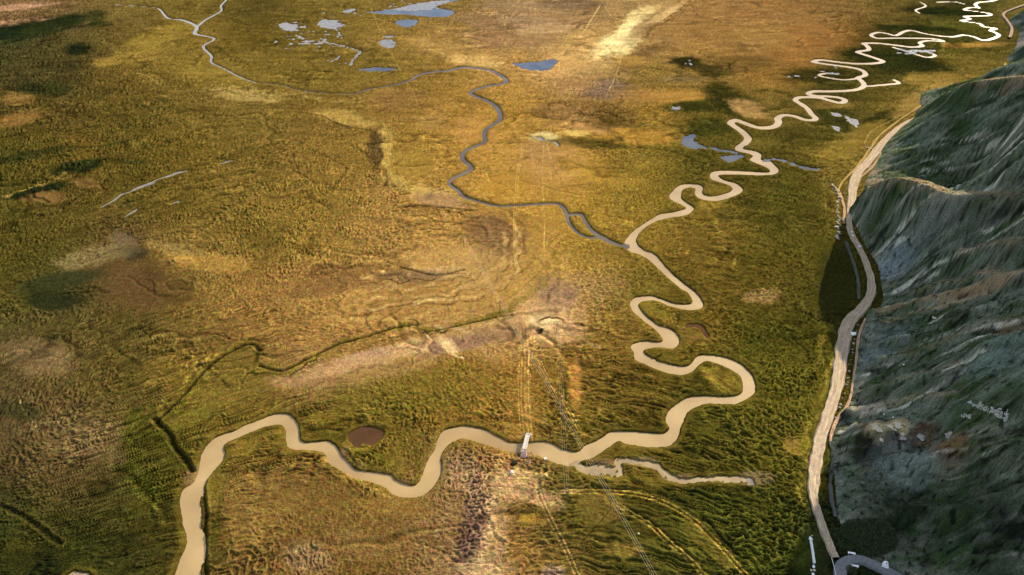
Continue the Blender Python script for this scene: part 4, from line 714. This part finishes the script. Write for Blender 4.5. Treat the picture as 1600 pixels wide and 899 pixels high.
# painted edge line where the asphalt begins
bm = bmesh.new(); pts = [un(a, b, 1.55) for a, b in ((1299,871),(1303,885),(1307,903))]
for (x0, y0), (x1, y1) in zip(pts, pts[1:]):
    L_ = math.hypot(x1-x0, y1-y0); dx, dy = (y1-y0)/L_*.12, -(x1-x0)/L_*.12
    bm.faces.new([bm.verts.new(v) for v in ((x0-dx, y0-dy, 1.72), (x1-dx, y1-dy, 1.72), (x1+dx, y1+dy, 1.72), (x0+dx, y0+dy, 1.72))])
tag(bm_obj('road_marking', bm, M_conc), 'faded pale line painted where asphalt meets dirt', kind='structure')

# ------------------------------------------------------------------ footbridge
A_ = np.array(un(819.5, 707)); B_ = np.array(un(824.5, 686)); mid = (A_+B_)/2; d_ = (B_-A_); Lb = float(np.linalg.norm(d_)); rz = math.atan2(d_[1], d_[0])
br = empty('footbridge', (float(mid[0]), float(mid[1]), 0), rz)
tag(br, 'small pale footbridge with low railings crossing the beige river', 'footbridge')
DZ = 2.6
for i in range(12):
    bm = bmesh.new(); w_ = Lb/12; box(bm, (-Lb/2+w_*(i+.5), 0, DZ+rnd.uniform(-.015, .015)), (w_-.05, 2.1, .16), 0, .02); bm_obj('plank', bm, M_deck, br)
for s in (-1, 1):
    bm = bmesh.new(); box(bm, (0, s*.85, DZ-.28), (Lb+.6, .22, .38)); bm_obj('beam', bm, M_wood, br)
    bm = bmesh.new(); box(bm, (0, s*1.1, DZ+.95), (Lb, .08, .09)); box(bm, (0, s*1.1, DZ+.5), (Lb, .06, .07)); bm_obj('railing', bm, M_conc, br)
    for i in range(6):
        bm = bmesh.new(); box(bm, (-Lb/2+Lb*i/5, s*1.1, DZ+.45), (.1, .1, 1.06)); bm_obj('railing_post', bm, M_conc, br)
for s in (-1, 1):
    bm = bmesh.new(); box(bm, (s*(Lb/2+.9), 0, .95), (1.8, 2.8, 3.0), 0, .15)
    for v in bm.verts: v.co.z += pn(np.array([v.co.x*2.]), np.array([v.co.y*2.]), 5)[0]*.15
    bm_obj('stone_abutment', bm, M_rock, br)
    bm = bmesh.new(); x0, x1 = s*(Lb/2+1.6), s*(Lb/2+4.2); vs = [bm.verts.new(v) for v in ((x0, -1.3, 2.5), (x0, 1.3, 2.5), (x1, 1.6, .2), (x1, -1.6, .2), (x0, -1.9, -.5), (x0, 1.9, -.5), (x1, 1.8, -.5), (x1, -1.8, -.5))]
    for f_ in ((0,1,2,3),(4,7,6,5),(0,3,7,4),(1,5,6,2),(2,6,7,3),(0,4,5,1)): bm.faces.new([vs[i] for i in f_])
    bmesh.ops.recalc_face_normals(bm, faces=bm.faces); bm_obj('ramp', bm, M_flag if s < 0 else M_rock, br)
# strings of flags at both ends
for k_, (px, py, r, lab) in enumerate(((821,684,2.6,'faded flag strings heaped at the far end of the footbridge'), (824,712,2.6,'flag strings hanging on stakes at the near end of the footbridge'), (824,724,2.0,'small heap of stones and flags south of the footbridge'))):
    x, y = un(px, py); t = empty('flag_strings', (float(x), float(y), .3)); tag(t, lab, 'prayer flags', 'flag strings around the footbridge')
    stakes = [(r*math.cos(a), r*.8*math.sin(a)) for a in (0.3, 2.2, 3.9, 5.3)]
    for a, b in stakes:
        bm = bmesh.new(); tube(bm, [(a, b, -.6), (a*.95, b*.95, 2.4)], .07, .05, 6); bm_obj('stake', bm, M_wood, t)
    for (a, b), (c, e) in zip(stakes, stakes[1:]+stakes[:1]):
        bm = bmesh.new()
        for q_ in range(6):
            f0, f1 = q_/6+.02, (q_+1)/6-.02; z0, z1 = 2.3-1.2*math.sin(math.pi*f0), 2.3-1.2*math.sin(math.pi*f1)
            p0 = (a+(c-a)*f0, b+(e-b)*f0); p1 = (a+(c-a)*f1, b+(e-b)*f1)
            vs = [bm.verts.new(v) for v in ((*p0, z0), (*p1, z1), (p1[0]+.15, p1[1]-.1, z1-.55), (p0[0]+.1, p0[1]-.15, z0-.55))]; bm.faces.new(vs)
        bm_obj('flag_string', bm, M_flag, t)

# ------------------------------------------------------------------ power poles and cables
POLE_H = 10.5
def pole(px, py, rz, label, h_=POLE_H):
    x, y = [float(v) for v in un(px, py)]; t = empty('power_pole', (x, y, ground_z(x, y)-.1), rz); tag(t, label, 'power pole', 'wooden power poles across the plain')
    bm = bmesh.new(); tube(bm, [(0, 0, -.5), (0, 0, h_*.5), (0, 0, h_)], .24, .15, 10); bm_obj('pole_shaft', bm, M_wood, t)
    bm = bmesh.new(); box(bm, (0, 0, h_-.5), (3.0, .16, .2), 0, .02); bm_obj('crossarm', bm, M_wood, t)
    for s in (-1.35, 0, 1.35):
        bm = bmesh.new(); zt = h_-.4 if s else h_; tube(bm, [(s, 0, zt), (s, 0, zt+.15), (s, 0, zt+.3)], .1, .06, 8); bm_obj('insulator', bm, M_ins, t)
    return t
def cable_run(tops, name, label, rzs, group, crad=.028):
    t = empty(name, tops[0]); tag(t, label, 'power cables')
    for s in (-1.1, 0, 1.1):
        bm = bmesh.new(); P = []
        for (p, q_), ra, rb in zip(zip(tops, tops[1:]), rzs, rzs[1:]):
            n = 16
            for i in range(n+1 if (q_ is tops[-1]) else n):
                f_ = i/n; sag = 4*1.6*f_*(1-f_)
                ox = math.cos(ra)*(1-f_)+math.cos(rb)*f_; oy = math.sin(ra)*(1-f_)+math.sin(rb)*f_
                P.append((p[0]+(q_[0]-p[0])*f_+ox*s-tops[0][0], p[1]+(q_[1]-p[1])*f_+oy*s-tops[0][1], p[2]+(q_[2]-p[2])*f_-sag-tops[0][2]))
        tube(bm, P, crad, crad, 5); bm_obj('cable', bm, M_cable, t)
pa = np.array(un(953, 799)); pdir = np.array(un(898, 672, 10))-np.array(un(953, 769, 10)); pdir = pdir/np.linalg.norm(pdir)
rzA = math.atan2(pdir[1], pdir[0])-math.pi/2
topsA = []
F2 = lambda x, y, z=0: (800+F_PX*x/(y*CP+(H-z)*SP), 449.5-F_PX*(y*SP-(H-z)*CP)/(y*CP+(H-z)*SP))
labsA = {-1: 'power pole below the lower frame edge carrying the three glinting cables', 0: 'tall power pole right of centre between dirt tracks casting long shadow', 1: 'power pole standing north of the river in the tussocks', 2: 'power pole on the bare ochre rise beyond the river', 3: 'smallest and farthest power pole on the open plain'}
for k in (-1, 0, 1, 2, 3):
    x, y = pa+pdir*k*86
    pp_ = F2(x, y); pole(pp_[0], pp_[1], rzA, labsA[k]); topsA.append((float(x), float(y), ground_z(float(x), float(y))+POLE_H))
cable_run(topsA, 'power_cables', 'three parallel glinting power cables crossing river and tracks diagonally', [rzA]*5, '')
pb = [un(885, 790), un(877, 640), un(870, 520)]
rzB = math.atan2(float(pb[1][1]-pb[0][1]), float(pb[1][0]-pb[0][0]))-math.pi/2
topsB = []
for (px, py), lab in zip(((885,790),(877,640),(870,520)), ('dark end pole left of the tall pole beside the bare patch', 'slim power pole among tussocks just north of the river', 'slim power pole near the pale bare patch')):
    pole(px, py, rzB, lab, 9.5); x, y = un(px, py); topsB.append((float(x), float(y), ground_z(float(x), float(y))+9.5))
cable_run(topsB, 'power_cables', 'fainter cables running straight north over the river from the end pole', [rzB]*3, '', .014)
x, y = [float(v) for v in un(1134, 886)]; t = empty('leaning_pole', (x, y, ground_z(x, y))); tag(t, 'thin leaning pole beside the curving wheel tracks at bottom', 'pole')
bm = bmesh.new(); tube(bm, [(0, 0, -.5), (.6, 1.5, 4.2), (1.2, 3.0, 8.2)], .13, .08, 8); bm_obj('pole_shaft', bm, M_wood, t)
bm = bmesh.new(); box(bm, (1.15, 2.9, 7.9), (1.4, .1, .12)); bm_obj('crossarm', bm, M_wood, t)

# ------------------------------------------------------------------ roadside things at the lower right
def rock_bm(r, seed, flat=.7, sub=2):
    bm = bmesh.new(); bmesh.ops.create_icosphere(bm, subdivisions=sub, radius=1)
    rr = random.Random(seed); ox = rr.uniform(0, 50)
    a = np.array([v.co[:] for v in bm.verts]); n = pn(a[:, 0]*1.3+ox, a[:, 1]*1.3+a[:, 2]*1.1, seed)*.5+pn(a[:, 0]*3+ox, a[:, 1]*3+a[:, 2]*2, seed+3)*.2
    sx_, sy_ = rr.uniform(.8, 1.25), rr.uniform(.8, 1.25)
    for v, k in zip(bm.verts, n): v.co = Vector((v.co.x*sx_, v.co.y*sy_, v.co.z*flat))*(r*(1+float(k)))
    return bm
def hz_at(x, y): return max(ground_z(x, y), float(hill_h(np.array([x]), np.array([y]))[0]))
def wall_piece(name, pts, w, h_, mat, z0=0):
    """low wall following points, cut in separate blocks"""
    t = empty(name, (*[float(v) for v in un(*pts[0])], z0)); ox, oy = t.location.x, t.location.y
    P = catmull(unp(pts), 6); Ls = np.concatenate([[0], np.cumsum(np.linalg.norm(np.diff(P, axis=0), axis=1))]); n = max(3, int(Ls[-1]/1.6))
    for i in range(n):
        s = (i+.5)/n*Ls[-1]; x = np.interp(s, Ls, P[:, 0]); y = np.interp(s, Ls, P[:, 1]); x2 = np.interp(s+.3, Ls, P[:, 0]); y2 = np.interp(s+.3, Ls, P[:, 1])
        bm = bmesh.new(); box(bm, (x-ox+rnd.uniform(-.04, .04), y-oy, h_/2-.2), (Ls[-1]/n-.08, w, h_+.4+rnd.uniform(-.06, .06)), math.atan2(y2-y, x2-x), .05)
        bm_obj('wall_block', bm, mat, t)
    return t
tag(wall_piece('concrete_wall', [(1266,843),(1268,855),(1270,868),(1272,881)], 1.0, 1.0, M_conc), 'low straight white concrete wall on dark grass left of the dirt road', 'wall')
for (px, py, r, lab) in ((1267,841,.9,'pale stone at the far end of the white wall'),(1269,836,.4,'pebble-sized pale stone beyond the far end of the wall'),(1272,884,.8,'rounded pale stone at the near end of the white wall'),(1268,890,.6,'left one of the loose stones below the white wall'),(1273,890,.6,'right one of the loose stones below the white wall'),(1271,896,.7,'lowest pale stone below the white wall at the frame edge'),(1288,829,.45,'small white stone on the shaded dirt road'),
                        (1331,363,.7,'upper of two white stones on the shaded dirt road bend'),(1333,369,.9,'brighter lower white stone on the shaded dirt road bend'),(1343,386,1.0,'white stone at the edge of the shaded road below the bend'),(1334,523,1.7,'large pale boulder casting a dark shadow between road and gravel berm'),(800,738,1.0,'white stone by the foot of the tracks near the bridge'),(852,716,.8,'white stone on the river bank right of the bridge'),(998,833,.5,'tiny white stone in the tussocks between the two track pairs'),(1323,887,.5,'pale stone on the grass island inside the road curve')):
    x, y = [float(v) for v in un(px, py, 1.0)]; o = bm_obj('pale_stone', rock_bm(r, int(px)), M_white if r > .6 else M_paler, None, False); o.location = (x, y, max(.2, hz_at(x, y))+r*.3+(.9 if 1286 < px < 1350 and py < 860 else 0)); tag(o, lab, 'stone')
for (px, py, rz_, lab) in ((1331,864,-.25,'white concrete bench slab above the asphalt curve'), (1336,884,-.2,'white concrete bench slab on the island inside the asphalt curve')):
    x, y = [float(v) for v in un(px, py, 1.5)]; t = empty('concrete_bench', (x, y, max(.4, hz_at(x, y))), rz_); tag(t, lab, 'bench', 'white slab benches by the asphalt curve')
    bm = bmesh.new(); box(bm, (0, 0, 1.0), (3.4, .95, .22), 0, .04); bm_obj('slab', bm, M_white, t)
    for s in (-1, 1): bm = bmesh.new(); box(bm, (s*1.2, 0, .35), (.35, .8, 1.2), 0, .04); bm_obj('support', bm, M_conc, t)
x, y = [float(v) for v in un(1384, 882, 2.5)]; t = empty('white_shrine', (x, y, max(.8, hz_at(x, y))+.3), -.45); tag(t, 'small white domed shrine with a dark round opening beside the asphalt road', 'shrine')
bm = bmesh.new(); prof = [(-1.5, 0), (-1.45, 1.1), (-1.2, 1.9), (-.7, 2.5), (0, 2.7), (.7, 2.5), (1.2, 1.9), (1.45, 1.1), (1.5, 0)]
for yy_ in (-1.1, 1.1): pass
f_ = [bm.verts.new((a, -1.1, b)) for a, b in prof]; g_ = [bm.verts.new((a*.82, 1.1, b*.92)) for a, b in prof]
bm.faces.new(f_[::-1]) ; bm.faces.new(g_)
for i in range(len(prof)): j = (i+1) % len(prof); bm.faces.new((f_[i], f_[j], g_[j], g_[i]))
bmesh.ops.recalc_face_normals(bm, faces=bm.faces); bm_obj('shrine_body', bm, M_white, t, False)
bm = bmesh.new(); bmesh.ops.create_cone(bm, cap_ends=True, segments=20, radius1=.32, radius2=.32, depth=.3)
for v in bm.verts: v.co = (v.co.x, v.co.y-.3, v.co.z+2.62)
bm_obj('smoke_opening', bm, M_dark, t)
bm = bmesh.new(); box(bm, (0, 0, -.4), (3.0, 2.6, .9), 0, .05); bm_obj('plinth', bm, M_conc, t)

# pale rock outcrops on the lower slope, sunlight put into their colour
def outcrop(px, py, r_, mat, label, grp=None, flat=.45, lift=-.12):
    r = r_*.5; x, y, z = hp_world(px, py); o = bm_obj('rock_outcrop', rock_bm(r, int(px*3+py), flat, 3), mat, None, False); o.location = (x, y, z+r*lift); tag(o, label, 'rock', grp); return o
outcrop(1368,667,4.2,M_paler,'large pale sunlit crag, leftmost at the head of the dark gully')
outcrop(1374,674,3.0,M_paler,'second pale crag just below the leftmost sunlit one')
outcrop(1392,667,3.2,M_paler,'low pale crag in the middle of the sunlit row')
outcrop(1404,665,3.4,M_paler,'pale crag at the right end of the sunlit row')
outcrop(1398,673,1.3,M_paler,'small pale boulder just under the middle crags')
outcrop(1410,678,2.6,M_paler,'yellowish knob of rock topping a brown block')
outcrop(1411,685,3.0,M_rock,'brown shadowed block under the yellowish knob')
outcrop(1377,688,2.8,M_paler,'pale jagged rock at the lower end of the dark gully wall')
outcrop(1381,648,.8,M_white,'small white stone above the row of pale crags, left')
outcrop(1395,654,.8,M_white,'small white stone above the row of pale crags, right')
outcrop(1440,682,4.5,M_rock,'brown weathered crag standing left of the rust patch')
outcrop(1485,680,4.5,M_rock,'grey crest crag above the rust coloured patch')
outcrop(1460,497,2.2,M_paler,'rust and white rock on the upper gully rim')
outcrop(1428,523,1.8,M_white,'thin white boulder in the middle of the slope')
outcrop(1412,570,1.2,M_white,'lone white stone on the lower pale streak')
# boulders lining the gap between road and berm
for k in range(24):
    f_ = (k+rnd.uniform(-.9, .9))/23; py = 512+f_*150; px = np.interp(py, [512,560,600,640,662], [1341,1331,1325,1313,1302])-1+rnd.uniform(-2.2, 1.2)
    x, y = [float(v) for v in un(px, py)]; r = rnd.uniform(.25, .95); o = bm_obj('roadside_boulder', rock_bm(r, 300+k, .7, 1), M_rock, None, False); o.location = (x, y, .3)
    tag(o, 'grey-brown boulder in the line between the dirt road and gravel berm', 'boulder', 'boulders between the dirt road and the gravel berm')
for k in range(34):
    py = 288+k*2.6; px = np.interp(py, [288,310,340,376], [1302,1311,1311,1309])+rnd.uniform(-3.5, 3.5)
    x, y = [float(v) for v in un(px, py)]; r = rnd.uniform(.7, 1.7); o = bm_obj('rubble_boulder', rock_bm(r, 400+k, .7, 1), M_paler if k % 3 else M_rock, None, False); o.location = (x, y, .3)
    tag(o, 'pale boulder in the rubble bank at the edge of the plain left of the road', 'boulder', 'rubble boulders left of the dirt road')

# ------------------------------------------------------------------ writing laid out in white stones on the slope
def glyph(strokes, parent, ox, oy, name, wid=.24):
    bm = bmesh.new()
    for st_ in strokes:
        P = [hp_world(1490+a/14.5, 610+b/14.5) for a, b in st_]; prev = None
        for p, q_ in zip(P, P[1:]):
            Ls_ = math.dist(p, q_); n = max(2, int(Ls_/.55))
            for i in range(n+1):
                f_ = i/n; c = [p[j]+(q_[j]-p[j])*f_ for j in range(3)]; z = hz_at(c[0], c[1])
                s = wid*rnd.uniform(.85, 1.2); box(bm, (c[0]-ox[0], c[1]-ox[1], z-ox[2]+.1), (s*1.5, s*1.5, .5), rnd.uniform(0, 3), .06)
    return bm_obj(name, bm, M_stone, parent)
def circ(cx, cy, r, n=9): return [(cx+r*math.cos(2*math.pi*i/n), cy+r*math.sin(2*math.pi*i/n)) for i in range(n+1)]
o0 = hp_world(1503, 651); t = empty('stone_word', o0); tag(t, 'word LIVE laid out in pale stones on the dark slope', 'hillside writing')
for nm, st_ in (('letter', [[(180,548),(178,600),(205,614)]]), ('letter', [[(228,572),(228,625)]]), ('letter', [[(255,580),(283,636),(308,590)]]), ('letter', [[(372,588),(332,584),(332,648),(378,648)], [(334,615),(368,615)]])):
    glyph(st_, t, o0, oy=None, name=nm, wid=.26)
o0 = hp_world(1540, 640); t = empty('stone_inscription', o0); tag(t, 'curving line of script laid out in white stones above the word LIVE', 'hillside writing')
G = [[[(312,312),(345,340),(395,332),(402,292),(375,270),(350,290),(352,318)], [(395,350),(440,376),(472,362),(468,330),(440,334)]], [[(502,338),(498,378)]],
     [[(572,312),(606,300),(624,312)], [(580,336),(658,352)], [(560,352),(528,372),(526,402),(556,402),(582,372)], [(600,352),(545,440)], [(590,402),(622,382),(640,404),(604,420),(622,450)]],
     [[(660,420),(745,418)], [(690,422),(664,452),(690,470),(716,446)], [(744,436),(718,474),(762,502),(784,440)]],
     [[(830,410),(860,398),(884,428)], [(866,448),(800,532)], [(850,456),(892,462),(878,500),(846,508),(884,528)]],
     [[(914,476),(946,482),(926,510),(960,506)], [(986,482),(976,540)], [(1000,534),(1024,500),(1064,506),(1096,522)], [(1014,446),(1042,440),(1062,472)]],
     [[(942,546),(914,590),(958,602),(1000,566),(960,558)], [(976,602),(1010,632),(1022,582)], [(1040,558),(1076,572),(1070,612),(1048,638)]],
     [[(1196,494),(1194,530)], [(1150,546),(1216,552)], [(1140,582),(1200,570),(1214,600),(1172,610),(1202,640)]],
     [circ(1166, 680, 25), [(1090,640),(1142,666)]]]
for g_ in G: glyph(g_, t, o0, oy=None, name='script_character')

# ------------------------------------------------------------------ shrubs and tussocks
def leaf_cloud(bm, c, R, n, s, rr):
    for _ in range(n):
        while True:
            p = Vector((rr.uniform(-1, 1), rr.uniform(-1, 1), rr.uniform(-.2, 1)))
            if p.length < 1: break
        p = p.normalized()*(p.length**.4); p = Vector((c[0]+p.x*R[0], c[1]+p.y*R[1], c[2]+p.z*R[2]))
        a = Vector((rr.gauss(0, 1), rr.gauss(0, 1), rr.gauss(0, 1))).normalized(); b = a.orthogonal().normalized(); cc = a.cross(b)
        q_ = s*rr.uniform(.6, 1.3); bm.faces.new([bm.verts.new(p+v) for v in (b*q_, cc*q_*.7, -b*q_, -cc*q_*.7)])
rr = random.Random(3); bm = bmesh.new()
for k in range(260):
    a = rr.uniform(0, 6.28); r = math.sqrt(rr.random()); px, py = 1352+r*math.cos(a)*48, 842+r*math.sin(a)*27
    if py > 868-(abs(px-1352)*.12): continue
    x, y, z = hp_world(px, py); s = rr.uniform(1.2, 2.6); leaf_cloud(bm, (x, y, z), (s, s, s*1.1), 110, .34, rr)
tag(bm_obj('shrub_thicket', bm, M_leaf), 'dense dark shrub thicket on the slope above the asphalt curve', kind='stuff')
for k, (px, py, s, lab) in enumerate(((804,725,1.7,'dark round bush on the near bank just left of the bridge'),(846,516,1.3,'dark bush in the middle of the pale bare patch'),(1329,894,2.6,'rounded bush on the grass island inside the asphalt curve'),(1425,523,1.6,'dark bush beside the white boulder on the slope'),(1293,738,2.2,'dark bush between the lower dirt road and the grey gravel bench'))):
    bm = bmesh.new(); x, y = [float(v) for v in un(px, py)]
    if px > 1340: x, y, z = hp_world(px, py)
    else: z = ground_z(x, y)+(1.0 if px > 1280 else 0)
    t = empty('bush', (x, y, z)); tag(t, lab, 'bush')
    leaf_cloud(bm, (0, 0, .3), (s, s, s*.8), 500, .22, rr); bm_obj('foliage', bm, M_leaf2, t)
    bm = bmesh.new()
    for q_ in range(4): a = q_*1.6; tube(bm, [(0, 0, -.3), (math.cos(a)*s*.3, math.sin(a)*s*.3, s*.3), (math.cos(a)*s*.6, math.sin(a)*s*.6, s*.7)], .08, .03, 5)
    bm_obj('stem', bm, M_wood, t)
# tussock islands standing in the backwater and along its margins
bm = bmesh.new(); BW = np.array([(905,733),(940,733),(960,735),(970,722),(1000,721),(1025,727),(1040,738),(1060,747),(1090,749),(1130,745),(1160,747),(1185,752)], float)
for k in range(80):
    i = rr.randrange(len(BW)-1); f_ = rr.random(); c = BW[i]*(1-f_)+BW[i+1]*f_; off = rr.choice((-1, 1))*rr.uniform(6, 12) if c[0] < 1120 else rr.choice((-1, 1))*rr.uniform(5, 12)
    x, y = [float(v) for v in un(c[0]+rr.uniform(-4, 4), c[1]+off)]; z = -.6; s = rr.uniform(.3, .7)
    r0 = [bm.verts.new((x+s*math.cos(q_*1.047)*rr.uniform(.8, 1.2), y+s*math.sin(q_*1.047)*rr.uniform(.8, 1.2), z)) for q_ in range(6)]
    r1 = [bm.verts.new((x+s*.7*math.cos(q_*1.047+.4), y+s*.7*math.sin(q_*1.047+.4), z+s*rr.uniform(.8, 1.2))) for q_ in range(6)]; tp = bm.verts.new((x, y, z+s*1.3))
    for q_ in range(6): bm.faces.new((r0[q_], r0[(q_+1) % 6], r1[(q_+1) % 6], r1[q_])); bm.faces.new((r1[q_], r1[(q_+1) % 6], tp))
tag(bm_obj('grass_tussocks', bm, M_tuss), 'grass tussocks standing in and around the silty backwater', kind='stuff')
